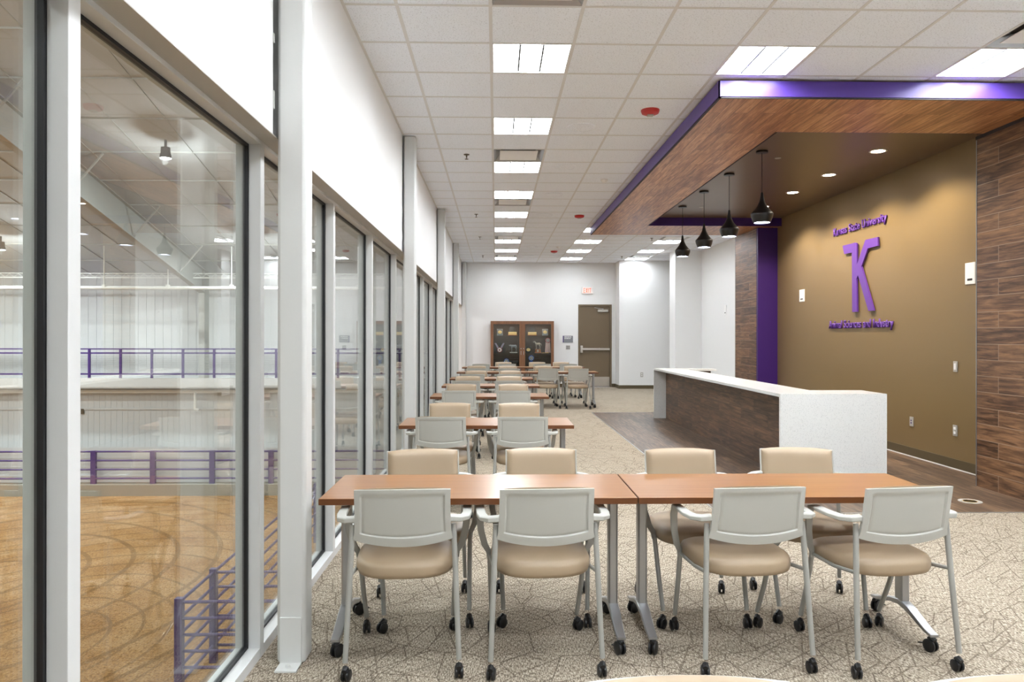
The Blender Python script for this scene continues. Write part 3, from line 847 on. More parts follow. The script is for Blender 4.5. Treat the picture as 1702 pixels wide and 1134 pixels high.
def at_case(x, y, yb, z):  # crop coordinates on the cabinet photo -> world
    return (CX + (x - 175) * .001519, CYF + yb, z)
S1, S2, S3 = 1.515, 1.010, .505
def plaque(x, z, label, dark, w=.17, h=.19):
    p = thing('medallion_plaque', label, 'award', at_case(x, 0, .10, z), group='medallion plaques in the cabinet')
    MB().box(-w / 2, w / 2, 0, .03, 0, h).build('block', 'black' if dark else 'signgrey', p, bevel=.004)
    q = MB().lathe([(0, -.006), (.052, -.006), (.058, 0), (0, 0)], 28)
    q.v = [(a, c, b_ * .8) for a, b_, c in q.v]
    q.build('medallion', 'goldmetal', p, loc=(0, 0, h / 2))
    for sx in (-1, 1):
        for sz in (0, 1): MB().tube([(sx * (w / 2 - .012), -.012, .012 + sz * (h - .024)), (sx * (w / 2 - .012), .004, .012 + sz * (h - .024))], .006, 8).build('standoff', 'silver', p)
plaque(350, S1, 'small grey plaque with gold oval medallion, top shelf by the cabinet left end', False)
plaque(1208, S1, 'small grey plaque with gold oval medallion, top shelf by the cabinet right end', False)
plaque(890, S2, 'black plaque with gold oval medallion beside the horse trophy', True)
for x, lb in ((590, 'clear award on gold base, left half of top shelf'), (965, 'clear award on gold base, right half of top shelf')):
    p = thing('glass_award', lb, 'award', at_case(x, 0, .16, S1), group='clear awards on gold bases')
    MB().box(-.135, .135, -.05, .05, 0, .02).build('plinth', 'oak', p, bevel=.003)
    MB().box(-.12, .12, -.042, .042, .02, .10).build('base', 'goldmetal', p, bevel=.004)
    MB().prism([(-.08, .10), (.08, .10), (.09, .2), (.05, .255), (-.07, .25), (-.09, .18)], lambda a, c, s: (a, (-.012, .012)[s], c)).build('panel', 'acrylic', p, smooth=0)

def rosette(c, r, col1, label, group='show rosettes in the cabinet', tails=None, tailm='pinkrib', base_z=None, stand=True):
    p = thing('show_rosette', label, 'rosette', (c[0], c[1], base_z), group=group)
    z = c[2] - base_z
    q = MB(); n = 36
    for ri, (ra, rb, yy) in enumerate(((.99, .66, 0), (.80, .5, -.008))):
        vs = []
        for j in range(n):
            a = 2 * PI * j / n; w = .006 * (1 if j % 2 else -1)
            vs += [(math.cos(a) * r * ra, yy + w, z + math.sin(a) * r * ra), (math.cos(a) * r * rb, yy, z + math.sin(a) * r * rb),
                   (math.cos(a) * r * ra, yy + w + .003, z + math.sin(a) * r * ra), (math.cos(a) * r * rb, yy + .003, z + math.sin(a) * r * rb)]
        fs = []
        for j in range(n):
            a, b2 = j * 4, ((j + 1) % n) * 4
            fs += [(a, b2, b2 + 1, a + 1), (a + 2, a + 3, b2 + 3, b2 + 2), (a, a + 2, b2 + 2, b2)]
        q.add(vs, fs)
    q.build('ruffle', col1, p, smooth=0)
    # petals
    q = MB()
    for j in range(8):
        a = 2 * PI * j / 8; d1, d2 = a - .22, a + .22
        q.prism([(math.cos(a) * r * .42, math.sin(a) * r * .42), (math.cos(d1) * r * .7, math.sin(d1) * r * .7), (math.cos(a) * r * .82, math.sin(a) * r * .82), (math.cos(d2) * r * .7, math.sin(d2) * r * .7)], lambda A, B, s: (A, (-.016, -.012)[s], z + B))
    q.build('petals', 'white', p, smooth=0)
    q = MB().lathe([(0, -.022), (r * .36, -.02), (r * .4, -.012), (0, -.012)], 20); q.v = [(A, C, B) for A, B, C in q.v]
    q.build('centre', 'ivory', p, loc=(0, 0, z))
    if tails:
        q = MB()
        for s, w in ((-1, .045), (0, .05), (1, .045)):
            x = s * .042
            q.prism([(x - w / 2, z - r * .6), (x + w / 2, z - r * .6), (x * 1.4 + w / 2, .004), (x * 1.4, .016), (x * 1.4 - w / 2, .004)], lambda A, B, s_: (A, (.003, .006)[s_] + .006 * (s + 1), B))
        q.build('streamers', tailm, p, smooth=0)
    else:
        MB().box(-.04, .04, .002, .02, 0, z - r * .6).build('stem_ribbon', col1, p, smooth=0)
rosette((at_case(1262, 0, 0, 0)[0], CYF + .13, S2 + .365), .078, 'redrib', 'red and white rosette with pink streamers beside the horse trophy', tails=True, base_z=S2)
rosette((at_case(947, 0, 0, 0)[0], CYF + .13, .865), .082, 'bluerib', 'dark blue and white rosette on the lower shelf behind the right door', base_z=S3)
rosette((at_case(476, 0, 0, 0)[0], CYF + .13, .775), .078, 'bluerib', 'light blue rosette on the lower shelf behind the left door', base_z=S3)
# medal ribbon on black panel
p = thing('medal_display', 'striped red, white and blue neck ribbon medal on black backing', 'medal', at_case(345, 0, .12, S2))
MB().box(-.155, .155, 0.02, .05, 0, .29).build('backing', 'black', p, smooth=0)
for m_, o1, o2 in (('redrib', -.03, .03), ('white', -.019, .019), ('bluerib', -.010, .010)):
    q = MB()
    for s in (-1, 1):
        q.prism([(s * .12 + o1, .285), (s * .12 + o2, .285), (s * .03 + o2, .12), (s * .03 + o1, .12)], lambda A, B, k_: (A, (.018, .0145 if m_ == 'redrib' else (.0125 if m_ == 'white' else .0105))[k_], B))
    q.build('ribbon', m_, p, smooth=0)
q = MB()
for j in range(12):
    a = 2 * PI * j / 12; q.prism([(0, .09), (math.cos(a - .2) * .078, .09 + math.sin(a - .2) * .078), (math.cos(a + .2) * .078, .09 + math.sin(a + .2) * .078)], lambda A, B, s: (A, (.004, .012)[s], B))
q.build('star', 'redrib', p, smooth=0)
q = MB().lathe([(0, -.006), (.045, -.004), (.06, .006), (0, .006)], 24); q.v = [(A, C, B) for A, B, C in q.v]
q.build('medal', 'white', p, loc=(0, 0, .09))
q = MB().lathe([(0, -.010), (.024, -.009), (.026, -.004), (0, -.004)], 16); q.v = [(A, C, B) for A, B, C in q.v]
q.build('medal_centre', 'redrib', p, loc=(0, 0, .09))
o = MB()
o.prism([(-.12, .0), (-.06, .012), (0, .004), (.06, .014), (.1, .002), (.1, -.001), (-.12, -.001)], lambda A, B, s: (A, (-.03, .02)[s], B + .002))
o = o.build('ribbon_scrap', 'yelrib', loc=at_case(1215, 0, .10, S2)); tag(o, 'yellow ribbon lying on the shelf under the pink streamers', 'ribbon')

def quadruped(mb, s=1.0, horse=True):
    """standing animal figurine facing -X, one body"""
    def T_(pts, rr, n=10): mb.tube([(a * s, b_ * s, c * s) for a, b_, c in pts], [x * s for x in rr], n)
    T_([(-.075, 0, .16), (-.05, 0, .165), (0, 0, .160), (.05, 0, .168), (.075, 0, .16)], [.012, .034, .036, .036, .014], 14)
    if horse:
        T_([(-.06, 0, .165), (-.085, 0, .205), (-.105, 0, .235), (-.118, 0, .232), (-.15, 0, .21)], [.026, .020, .017, .016, .008])
        T_([(-.10, .008, .24), (-.10, .010, .258)], [.006, .001], 6); T_([(-.10, -.008, .24), (-.10, -.010, .258)], [.006, .001], 6)
        T_([(-.07, 0, .20), (-.088, 0, .228), (-.098, 0, .25)], [.004, .008, .003], 6)
        T_([(.075, 0, .172), (.10, 0, .16), (.108, 0, .10)], [.006, .010, .003], 8)
    else:
        T_([(-.06, 0, .165), (-.10, 0, .18), (-.13, 0, .17)], [.03, .022, .012])
        T_([(-.10, 0, .19), (-.105, .03, .2)], [.004, .001], 6); T_([(-.10, 0, .19), (-.105, -.03, .2)], [.004, .001], 6)
        T_([(.078, 0, .165), (.088, 0, .09)], [.004, .003], 6)
    for y in (-.018, .018):
        T_([(-.055, y, .155), (-.058, y, .10), (-.054, y, .055), (-.056, y, .01), (-.060, y, 0)], [.016, .009, .006, .005, .008], 8)
        T_([(.055, y, .165), (.050, y, .11), (.068, y, .07), (.060, y, .015), (.056, y, 0)], [.022, .013, .007, .005, .008], 8)
p = thing('horse_trophy', 'pewter standing horse trophy on round wooden base with medallion', 'trophy', at_case(1075, 0, .16, S2))
MB().lathe([(.10, 0), (.10, .012), (.085, .02), (.08, .10), (.086, .112), (0, .112)], 28).build('base', 'oak', p)
q = MB().lathe([(0, -.004), (.032, -.004), (.034, 0), (0, 0)], 20); q.v = [(A, C, B) for A, B, C in q.v]
q.build('medallion', 'pewter', p, loc=(-.01, -.083, .062))
q = MB(); quadruped(q, .92); q.build('horse', 'pewter', p, loc=(0, 0, .112))
p = thing('cattle_figurine', 'dark cast cattle figurine on white plinth in the left cabinet door', 'figurine', at_case(610, 0, .16, S2))
MB().box(-.11, .11, -.04, .04, 0, .028).build('plinth', 'ivory', p, bevel=.003)
q = MB(); quadruped(q, 1.05, False); q.build('animal', 'pewter', p, loc=(0.01, 0, .028)); p.children
bpy.data.objects[q and 'animal'].data.materials[0] = M['signgrey']
p = thing('cattle_figurine', 'dark cattle figurine low in the left cabinet door', 'figurine', at_case(640, 0, .16, S3))
MB().box(-.11, .11, -.04, .04, 0, .028).build('plinth', 'black', p, bevel=.003)
q = MB(); quadruped(q, 1.3, False); q.build('animal', 'black', p, loc=(0.01, 0, .028))

# ------------------------------------------------------------------ tables
TW, TD, TH = 1.472, .585, .745
def caster(r=.03, w=.034, stem=.03, lever=False):
    q = MB()
    for s in (-1, 1): q.disc_x((s * w * .32, .012, r), r, w * .42)
    q.tube([(0, 0, r * 1.1), (0, 0, 2 * r + stem)], [.009, .010], 8)
    q.box(-.006, .006, -.006, .022, r * .8, r * 2.05)
    q.tube([(0, -.012, r * 1.9), (0, .004, r * 2.15), (0, .022, r * 1.9)], [.012, .016, .010], 8)
    if lever: q.hexa([(-.010, .03, .03), (.010, .03, .03), (.010, .07, .022), (-.010, .07, .022), (-.010, .03, .036), (.010, .03, .036), (.010, .07, .028), (-.010, .07, .028)])
    return q
def make_table():
    t = thing('folding_table', '', 'table')
    MB().box(-TW / 2, TW / 2, -TD / 2, TD / 2, TH - .030, TH).build('tabletop', 'cherry', t, bevel=.002)
    q = MB(); e = .0012
    q.box(-TW / 2 - e, TW / 2 + e, -TD / 2 - e, -TD / 2 + .002, TH - .0285, TH - .0015).box(-TW / 2 - e, TW / 2 + e, TD / 2 - .002, TD / 2 + e, TH - .0285, TH - .0015)
    q.box(-TW / 2 - e, -TW / 2 + .002, -TD / 2, TD / 2, TH - .0285, TH - .0015).box(TW / 2 - .002, TW / 2 + e, -TD / 2, TD / 2, TH - .0285, TH - .0015)
    q.build('edge_band', 'cherry_edge', t, smooth=0)
    q = MB().box(-TW / 2 + .10, TW / 2 - .10, -.03, .03, TH - .065, TH - .04)
    q.build('crossbar', 'silver', t, bevel=.006)
    for s in (-1, 1):
        x = s * (TW / 2 - .070)
        MB().box(x - .03, x + .03, -.2, .2, TH - .036, TH - .0305).build('bracket', 'silver', t, bevel=.004)
        lg = MB().bar([(x, 0, TH - .045), (x, 0, .14)], .046, .062).tube([(x, .045, TH - .05), (x, .040, .14)], .014, 10).build('leg', 'silver', t)
        f = MB().bar([(x, -.275, .082), (x, -.22, .09), (x, -.08, .135), (x, 0, .150), (x, .08, .135), (x, .22, .09), (x, .275, .082)], [.04, .044, .05, .055, .05, .044, .04], [.012, .018, .026, .03, .026, .018, .012])
        f.build('foot', 'silver', lg)
        for y in (-.262, .262):
            c = caster(.031, .036, .012, True).build('caster', 'black', lg, loc=(x, y, 0))
            c.rotation_euler = (0, 0, random.uniform(-1.3, 1.3))
    return t
tab = make_table(); remember(tab)
TXW, TXA = -.078, 1.402
rows = [(3.385, True), (6.15, False), (9.06, False), (11.0, False), (12.9, False), (15.2, True), (17.6, True)]
nt = 0
for i, (yf, two) in enumerate(rows):
    for xx in ([TXW, TXA] if two else [TXW]):
        o = tab if nt == 0 else copy_tree(tab); nt += 1
        o.location = (xx, yf + TD / 2, 0)
        side = 'window-side ' if two and xx < 0 else ('aisle-side ' if two else '')
        tag(o, 'cherry-topped rolling table, %sin the %s row from the camera' % (side, ORD[i]), 'table', 'cherry rolling tables')

# ------------------------------------------------------------------ chairs
def make_chair():
    t = thing('caster_chair', '', 'chair')
    # seat cushion: faces +Y
    q = MB(); n = 40; lay = [(.90, .425), (.975, .430), (1.0, .448), (.995, .468), (.965, .484), (.88, .494), (.6, .499), (.25, .500)]
    vs = []
    for sc, z in lay:
        for j in range(n):
            a = 2 * PI * j / n; ca, sa = math.cos(a), math.sin(a); e = 2 / 3.4
            x = math.copysign(abs(ca) ** e, ca) * .228 * sc; y = math.copysign(abs(sa) ** e, sa) * .235 * sc + .025
            x *= 1 + .10 * y
            dz = -.012 * (max(0, y) / .26) ** 2
            dz += -.010 * (1 - (x / .23) ** 2) * (1 if y < -.12 else 0) if sc > .8 and z < .46 else 0
            vs.append((x, y, z + dz))
    fs = [(i * n + j, i * n + (j + 1) % n, (i + 1) * n + (j + 1) % n, (i + 1) * n + j) for i in range(len(lay) - 1) for j in range(n)]
    fs += [tuple(range(n - 1, -1, -1)), tuple(range((len(lay) - 1) * n, len(lay) * n))]
    q.add(vs, fs).build('seat', 'vinyl', t, smooth=60)
    # back shell
    def half(z): return .207 + .006 * max(0, (.72 - z)) / .12 + .016 * max(0, (.64 - z) / .07) ** 1.5
    def surf(u, v, off):
        zt = .834 - .004 * u * u; zb = .604 - .032 * (1 - u * u)
        z = zb + (zt - zb) * v
        hw = half(z)
        y = -.205 - .072 * ((z - .57) / .27) - .022 * (1 - u * u) + .012 * v * v
        return (u * hw, y + off, z)
    def grid(fun, nu, nv):
        return [[fun(-1 + 2 * i / nu, j / nv) for i in range(nu + 1)] for j in range(nv + 1)]
    def closed(q, A, B, nu, nv):
        vs = [p for r in A for p in r] + [p for r in B for p in r]; o = (nu + 1) * (nv + 1); fs = []
        I = lambda i, j: j * (nu + 1) + i
        for j in range(nv):
            for i in range(nu):
                fs.append((I(i, j), I(i + 1, j), I(i + 1, j + 1), I(i, j + 1)))
                fs.append((o + I(i, j), o + I(i, j + 1), o + I(i + 1, j + 1), o + I(i + 1, j)))
        for i in range(nu):
            fs.append((I(i, 0), o + I(i, 0), o + I(i + 1, 0), I(i + 1, 0))); fs.append((I(i, nv), I(i + 1, nv), o + I(i + 1, nv), o + I(i, nv)))
        for j in range(nv):
            fs.append((I(0, j), I(0, j + 1), o + I(0, j + 1), o + I(0, j))); fs.append((I(nu, j), o + I(nu, j), o + I(nu, j + 1), I(nu, j + 1)))
        return q.add(vs, fs)
    nu, nv = 52, 40
    def rear(u, v):
        # inset panel on the rear face
        a, c = (1 - abs(u)) / .15, min((1 - v) / .11, (v - .0) / .17)
        m = -math.log(math.exp(-14 * min(a, 8)) + math.exp(-14 * min(c, 8))) / 14
        rr = max(0.0, min(1.0, (m - .86) / .14)); gr = max(0.0, 1 - abs(m - 1.0) / .13)
        return surf(u, v, -.010 + .005 * rr * rr * (3 - 2 * rr) + .004 * gr)
    q = closed(MB(), grid(rear, nu, nv), grid(lambda u, v: surf(u, v, .006), nu, nv), nu, nv)
    q.build('back_shell', 'shell', t, smooth=40)
    # groove line around the inset
    # cushion on the sitter's side
    def cf(u, v):
        s = 1 - abs(u) ** 6; tt = 1 - abs(2 * v - 1) ** 6
        x, y, z = surf(u * .965, .13 + v * .895, .008 + .034 * (s * tt) ** .35)
        return (x, y, z - .006 * max(0, v - .9) * 10 * abs(u) ** 4)
    def cb(u, v):
        x, y, z = surf(u * .965, .13 + v * .895, .006); return (x, y, z - .006 * max(0, v - .9) * 10 * abs(u) ** 4)
    closed(MB(), grid(cb, 24, 14), grid(cf, 24, 14), 24, 14).build('back_cushion', 'vinyl', t, smooth=60)
    for s in (-1, 1):
        # arm: from the shell outwards and forwards
        q = MB().bar([(s * .205, -.222, .694), (s * .245, -.215, .690), (s * .272, -.185, .688), (s * .282, -.12, .688), (s * .284, .02, .690), (s * .282, .055, .684)], [.040, .042, .042, .042, .040, .032], [.026, .024, .020, .018, .018, .014])
        q.build('armrest', 'shell', t)
        q = MB().bar([(s * .282, .050, .682), (s * .284, .062, .64), (s * .276, .080, .56), (s * .258, .100, .49), (s * .238, .115, .452), (s * .235, .122, .42)], [.034, .034, .032, .030, .026, .022], [.012] * 6)
        q.tube([(s * .233, .120, .445), (s * .224, .19, .24), (s * .216, .255, .085)], [.0125, .0125, .0115], 12)
        lf = q.build('leg', 'legmetal', t)
        q = MB().tube([(s * .221, -.210, .665), (s * .224, -.216, .585), (s * .232, -.232, .40), (s * .245, -.262, .085)], [.0115, .0125, .0125, .0115], 12)
        q.tube([(s * .232, .118, .436), (s * .222, -.05, .428), (s * .2285, -.222, .452)], .009, 8)
        lr = q.build('leg', 'legmetal', t)
        for l, x, y in ((lf, .216, .255), (lr, .245, -.262)):
            c = caster(.026, .036, .012).build('caster', 'black', l, loc=(s * x, y, 0))
            c.rotation_euler = (0, 0, random.uniform(-.9, .9))
    MB().box(-.16, .16, -.13, .17, .414, .428).build('seat_pan', 'black', t, bevel=.004)
    return t
ch = make_chair(); remember(ch)
# per row: (X, Y of the chair centre, facing away?, rotation deg, label)
CH = []
def chairs(row, two, near, far):
    """near = chairs on the camera side (backs to camera); far = chairs facing the camera"""
    for side, lst in (('near', near), ('far', far)):
        for n, c in enumerate(lst):
            if c is None: continue
            x, y, rot = c
            if side == 'near': desc = 'grey-backed caster chair, back to camera'
            else: desc = 'beige-cushioned caster chair facing the camera'
            if two: pos = ['beside the windows', 'second from the windows', 'third from the windows', 'farthest from the windows'][n]
            else: pos = ['beside the windows', 'on the aisle side'][n]
            CH.append((x, y, side == 'near', rot, '%s, %s, at the %s table row' % (desc, pos, ORD[row])))
chairs(0, True, [(-.418, 3.445, 3), (.210, 3.445, 3), (1.143, 3.455, 4), (1.79, 3.445, 7)], [(-.385, 3.99, 8), (.260, 4.015, -1), (1.075, 3.99, 0), (1.73, 4.01, -8)])
chairs(1, False, [(-.452, 6.27, 0), (.222, 6.27, 0)], [(-.446, 6.94, 1), (.223, 6.92, -1)])
chairs(2, False, [(-.449, 9.17, 0), (.214, 9.16, 0)], [(-.465, 9.77, 1), (.237, 9.77, 0)])
chairs(3, False, [(-.440, 11.15, 0), (.19, 11.15, 1)], [(-.455, 11.76, 0), (.214, 11.76, 0)])
chairs(4, False, [(-.408, 13.05, 1), (.25, 13.05, 0)], [(-.361, 13.64, 2), (.271, 13.68, 0)])
chairs(5, True, [(-.40, 15.3, 0), (.269, 15.3, 0), (1.075, 15.28, 0), (1.69, 15.2, 0)], [(-.424, 15.94, 0), (.263, 15.94, 0), (1.05, 15.94, 2), (1.71, 15.94, 0)])
chairs(6, True, [(-.35, 17.62, 0), (.27, 17.72, 0), (1.105, 17.72, 0), (1.725, 17.62, 0)], [None, (.19, 18.3, 0), (1.045, 18.3, 0), (1.66, 18.35, 0)])
for n, (x, y, away, rot, lb) in enumerate(CH):
    o = ch if n == 0 else copy_tree(ch)
    o.location = (x, y, 0); o.rotation_euler = (0, 0, math.radians(rot) + (0 if away else PI))
    tag(o, lb, 'chair', 'caster chairs at the tables')
for n, (x, y) in enumerate([(.36, 1.125), (1.03, 1.115)]):
    o = copy_tree(ch); o.location = (x, y, 0); o.rotation_euler = (0, 0, PI)
    tag(o, 'beige chair cushion top just showing at the bottom edge, ' + ['centre', 'right corner'][n], 'chair', 'caster chairs at the tables')

# floor box in the plank floor
t = thing('floor_box', 'round brass floor outlet cover set in the plank floor', 'floor outlet', (4.30, 6.54, 0))
MB().lathe([(.098, 0), (.098, .004), (.088, .005), (.086, .003), (0, .003)], 32).build('cover', 'ivory', t)
MB().lathe([(.06, .003), (.06, .005), (.054, .005), (.054, .003)], 24).box(-.03, .03, -.004, .004, .003, .005).build('ring', 'goldmetal', t)

# ------------------------------------------------------------------ riding arena beyond the glass
AX0, AX1, AY0, AY1 = -44.0, -1.25, -18.0, 27.0
DZ = EYE - 5.15
S(MB().box(AX0, AX1 + .2, AY0, 24.1, DZ - .2, DZ).build('floor_dirt', 'dirt', smooth=0))
q = MB().box(AX0, AX1 + .05, AY1, AY1 + .2, 0, 6)
x = AX0
while x < AX1: q.box(x, x + .05, AY1 - .012, AY1, 0, 6); x += .3
S(q.build('wall_arena_upper', 'siding', smooth=0))
q = MB().box(AX0, AX1 + .05, 25.0, 25.2, DZ, -.2)
x = AX0
while x < AX1: q.box(x, x + .035, 24.99, 25.0, DZ + 1.4, -.22); x += .19
q.box(AX0, AX1, 24.95, 25.0, -1.0, -.94)
S(q.build('wall_arena_lower', 'siding', smooth=0))
S(MB().box(AX0 - .2, AX0, AY0, AY1, DZ, 7).box(AX0, AX1, AY0 - .2, AY0, DZ, 7).build('wall_arena_end', 'siding', smooth=0))
S(MB().box(-1.21, -1.0, AY0, AY1, DZ, -.12).box(-1.21, -1.0, YE + .15, AY1, -.12, 6).box(-1.21, -1.0, AY0, YB - .15, -.12, 6).box(-1.21, -1.0, YB - .15, YE + .15, H + .3, 9.8).build('wall_arena_inner', 'siding', smooth=0))
S(MB().box(AX0, AX1, 24.4, 27.0, -.24, -.02).build('floor_mezzanine', 'siding', smooth=0))
S(MB().box(AX0, AX1, 24.385, 24.4, -.20, 0.10).build('trim_5', 'siding', smooth=0))
# curb
S(MB().box(AX0, AX1 + .03, 23.75, 24.2, DZ - .1, DZ + .36).build('trim_6', 'concrete', smooth=0))
# roof: 3:12 falling to the far wall
def rz(y): return 3.98 + .25 * (26 - y) if y > 2 else 3.98 + .25 * (26 - (4 - y))
q = MB()
for a, c in ((2, 27.2), (AY0 - .2, 2)):
    q.hexa([(AX0, a, rz(a)), (AX1, a, rz(a)), (AX1, c, rz(c)), (AX0, c, rz(c)), (AX0, a, rz(a) + .1), (AX1, a, rz(a) + .1), (AX1, c, rz(c) + .1), (AX0, c, rz(c) + .1)])
S(q.build('roof_arena', 'roof', smooth=0))
q = MB()
y = 3.0
while y < 27:
    q.box(AX0, AX1, y - .012, y + .012, rz(y) - .03, rz(y) + .01); y += 1.5
x = AX0
while x < AX1:
    q.hexa([(x, 2, rz(2) - .02), (x + .02, 2, rz(2) - .02), (x + .02, 27, rz(27) - .02), (x, 27, rz(27) - .02), (x, 2, rz(2)), (x + .02, 2, rz(2)), (x + .02, 27, rz(27)), (x, 27, rz(27))]); x += 1.22
S(q.build('trim_7', 'beam', smooth=0))
for i, bx in enumerate((-3.0, -10.3, -17.9, -25.5, -33.1)):
    t = thing('roof_frame', 'grey sloping steel roof frame of the arena, ' + ['closest to our window wall', 'crossing the large near window pane', 'seen low in the leftmost pane', 'second last frame far across the arena', 'last frame far across the arena'][i], 'steel frame', (bx, 26, 0), group='arena roof frames')
    w = .1
    def Q(y0, y1, t0, t1, ww, zt0=None):
        q = MB(); a, c = y0 - 26, y1 - 26
        q.hexa([(-ww, a, rz(y0) - .2 - t0), (ww, a, rz(y0) - .2 - t0), (ww, c, rz(y1) - .2 - t1), (-ww, c, rz(y1) - .2 - t1), (-ww, a, rz(y0) - .2), (ww, a, rz(y0) - .2), (ww, c, rz(y1) - .2), (-ww, c, rz(y1) - .2)]); return q
    q = Q(2, 26, .8, .8, .008)
    for dz in (0, .8):
        q.hexa([(-w, -24, rz(2) - .2 - dz - .012), (w, -24, rz(2) - .2 - dz - .012), (w, 0, rz(26) - .2 - dz - .012), (-w, 0, rz(26) - .2 - dz - .012),
                (-w, -24, rz(2) - .2 - dz + .012), (w, -24, rz(2) - .2 - dz + .012), (w, 0, rz(26) - .2 - dz + .012), (-w, 0, rz(26) - .2 - dz + .012)])
    q.build('rafter', 'beam', t, smooth=0)
    MB().box(-.1, .1, -.15, .25, -.02, rz(26) - .2).build('column', 'beam', t, smooth=0)
    for yy in (9, 12, 15, 18, 21, 24):
        zz = rz(yy) - 1.0
        MB().tube([(.03, yy - 26, zz + .1), (.75, yy - 26 - .0, rz(yy) - .05)], .03, 6).tube([(-.03, yy - 26, zz + .1), (-.75, yy - 26, rz(yy) - .05)], .03, 6).build('brace', 'beam', t)

# high-bay lamps
t = thing('high_bay_lamp', '', 'arena lamp')
MB().lathe([(.03, .42), (.03, .26), (.10, .25), (.11, .10), (.125, .08), (.125, .0), (.115, 0)], 20).build('housing', 'signgrey', t)
MB().lathe([(0, .0), (.112, .0), (.112, .012), (0, .012)], 20).build('lens', 'baylens', t)
remember(t)
n = 0
for bx in (-7.6, -15.2, -22.8, -30.4):
    for by in (-6.0, 2.0, 9.5, 17.0, 22.8):
        o = t if n == 0 else copy_tree(t); n += 1
        z = rz(by) - (.65 if by > 9 else 1.0)
        o.location = (bx, by, z)
        near = {9.5: 'second', 17.0: 'third', 22.8: 'last', 2.0: 'ridge', -6.0: 'rear'}[by]
        ln = {-7.6: 'closest to the windows', -15.2: 'second from the windows', -22.8: 'third from the windows', -30.4: 'farthest from the windows'}[bx]
        tag(o, 'lit high-bay lamp under the arena roof, %s lamp in the line %s' % (near, ln), 'arena lamp', 'arena high-bay lamps')
        lamp('high_bay_light', 'AREA', HIGHBAY, (.94, .97, 1), o, (0, 0, -.02), shape='DISK', size=.25)
        lamp('arena_roof_fill', 'POINT', HIGHBAY * .5, (.94, .97, 1), o, (0, 0, -.09), shadow_soft_size=.06)  # extra point light added below the lens to brighten the roof

# mezzanine guardrail
t = thing('guardrail', 'purple mezzanine guardrail with posts and thin cables across the arena', 'railing', (-14, 24.42, 0))
q = MB().box(-13, 12.7, -.02, .02, 1.04, 1.08).box(-13, 12.7, -.025, .025, .90, .95); q.build('top_rail', 'fencepurple', t, smooth=0)
MB().box(-13, 12.7, -.025, .025, .21, .26).build('bottom_rail', 'fencepurple', t, smooth=0)
q = MB()
for k_ in range(9): q.tube([(-13, 0, .30 + k_ * .065), (12.7, 0, .30 + k_ * .065)], .004, 4)
q.build('cables', 'silver', t)
x = -12.66
pxs = []
while x < 12.7:
    MB().box(x - .035, x + .035, -.03, .03, .0, 1.06).build('post', 'fencepurple', t, smooth=0); x += 1.02
# lower fence round the dirt
t = thing('arena_fence', 'purple pipe fence on a concrete curb along the far side of the dirt', 'fence', (-14, 23.95, DZ + .36))
for z in (.17, .46, .75, 1.04): MB().tube([(-13, 0, z), (12.7, 0, z)], .03, 8).build('rail', 'fencepurple', t)
x = -12.3
while x < 12.7:
    MB().box(x - .08, x + .08, -.05, .05, 0, 1.07).build('post', 'fencepurple', t, smooth=0); x += 1.9
# translucent panels behind the fence
S(MB().box(AX0, AX1, 24.2, 24.22, DZ + .36, DZ + 1.5).build('trim_8', 'siding', smooth=0))

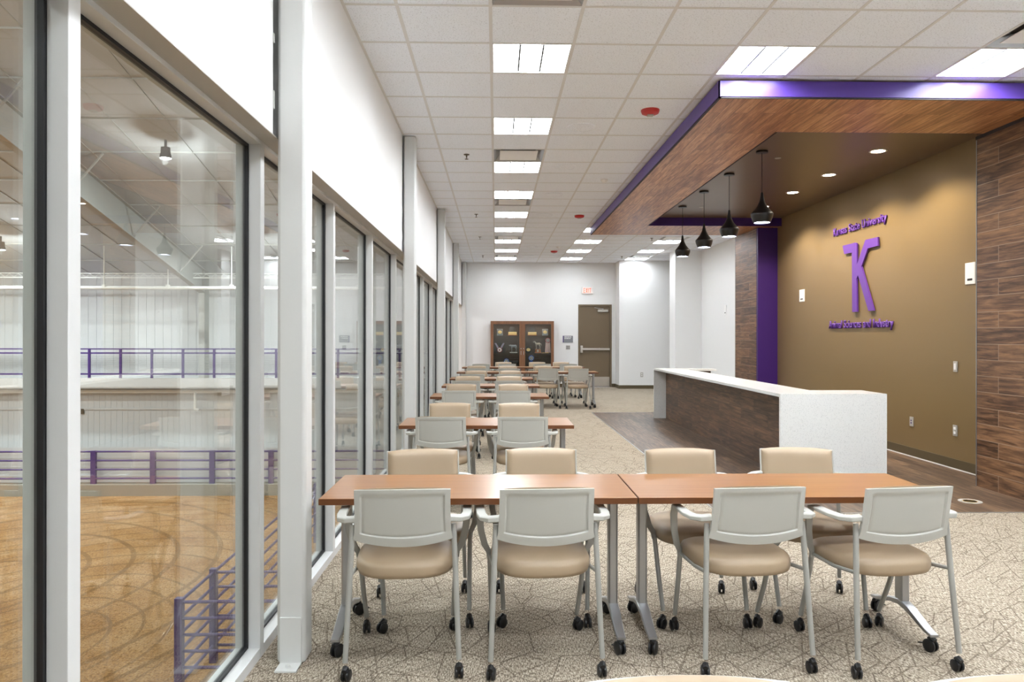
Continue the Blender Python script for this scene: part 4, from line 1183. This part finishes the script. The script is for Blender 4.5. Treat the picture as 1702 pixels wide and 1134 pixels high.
# near pipe pen
FZ = DZ
t = thing('pipe_pen', 'purple pipe pen with posts and rails on the dirt below the near window', 'pen fence', (-4.43, 10.35, FZ))
rails = [1.42, 1.19, .96, .73, .50, .27]
def rails_between(a, c):
    for z in rails: MB().tube([(a[0], a[1], z), (c[0], c[1], z)], .024, 8).build('rail', 'fencepurple', t)
P1, P2, P3 = (0, 0), (-.02, 1.3), (-.05, 2.6)
for p_ in (P1, P2, (-.05, 5.0), (-.05, 8.0)): MB().box(p_[0] - .055, p_[0] + .055, p_[1] - .05, p_[1] + .05, 0, 1.48).build('post', 'fencepurple', t, bevel=.005)
rails_between(P1, P2); rails_between(P2, (-.05, 5.0)); rails_between((-.05, 5.0), (-.05, 8.0))
rails_between(P1, (3.0, 0)); rails_between(P2, (3.0, 1.3))

# pipes and tray
t = thing('sprinkler_pipe', 'long white pipe hung under the arena roof above the mezzanine', 'pipe', (-14, 24.0, EYE + 1.56))
MB().tube([(-20, 0, 0), (12.7, 0, 0)], .055, 10).build('pipe', 'pipewhite', t)
x = -19.2
while x < 12.5:
    MB().tube([(x, 0, 0), (x, 0, 1.35)], .018, 6).box(x - .05, x + .05, -.06, .06, -.01, .1).build('hanger', 'pipewhite', t); x += 2.05
t = thing('cable_tray', 'white lattice cable tray running across the arena below the roof', 'cable tray', (-14, 25.2, EYE + 1.98))
q = MB().box(-20, 12.7, -.1, -.08, -.02, .01).box(-20, 12.7, -.1, -.08, .13, .15)
x = -20
while x < 12.6: q.bar([(x, -.09, 0), (x + .15, -.09, .13)], .012, .012); q.bar([(x + .15, -.09, .13), (x + .3, -.09, 0)], .012, .012); x += .3
q.build('lattice', 'pipewhite', t, smooth=0)
t = thing('drain_pipe', 'white pipe fixed to the lower arena wall beneath the mezzanine', 'pipe', (-14, 24.82, EYE - 1.86))
MB().tube([(-20, 0, 0), (12.7, 0, 0)], .065, 10).build('pipe', 'pipewhite', t)
MB().tube([(3.9, -.02, 0), (3.9, -.02, -.62)], .05, 8).tube([(3.9, -.02, -.6), (4.02, -.02, -.62)], .05, 8).build('drop', 'pipewhite', t)
for x in (-7.8, -5.25, -2.7, -.1): MB().box(x - .05, x + .05, -.05, .12, .0, .3).build('hanger', 'pipewhite', t, smooth=0)
for n, u in enumerate((-10.98, -10.72)):
    o = MB().box(-.05, .05, -.02, 0, -.09, .09).build('arena_outlet', 'slate', loc=(u - 3.2, 24.97, EYE - 2.55))
    tag(o, ['small dark box on the lower arena wall, window-frame side', 'small dark box on the lower arena wall, beside its twin'][n], 'wall box', 'small dark wall boxes')
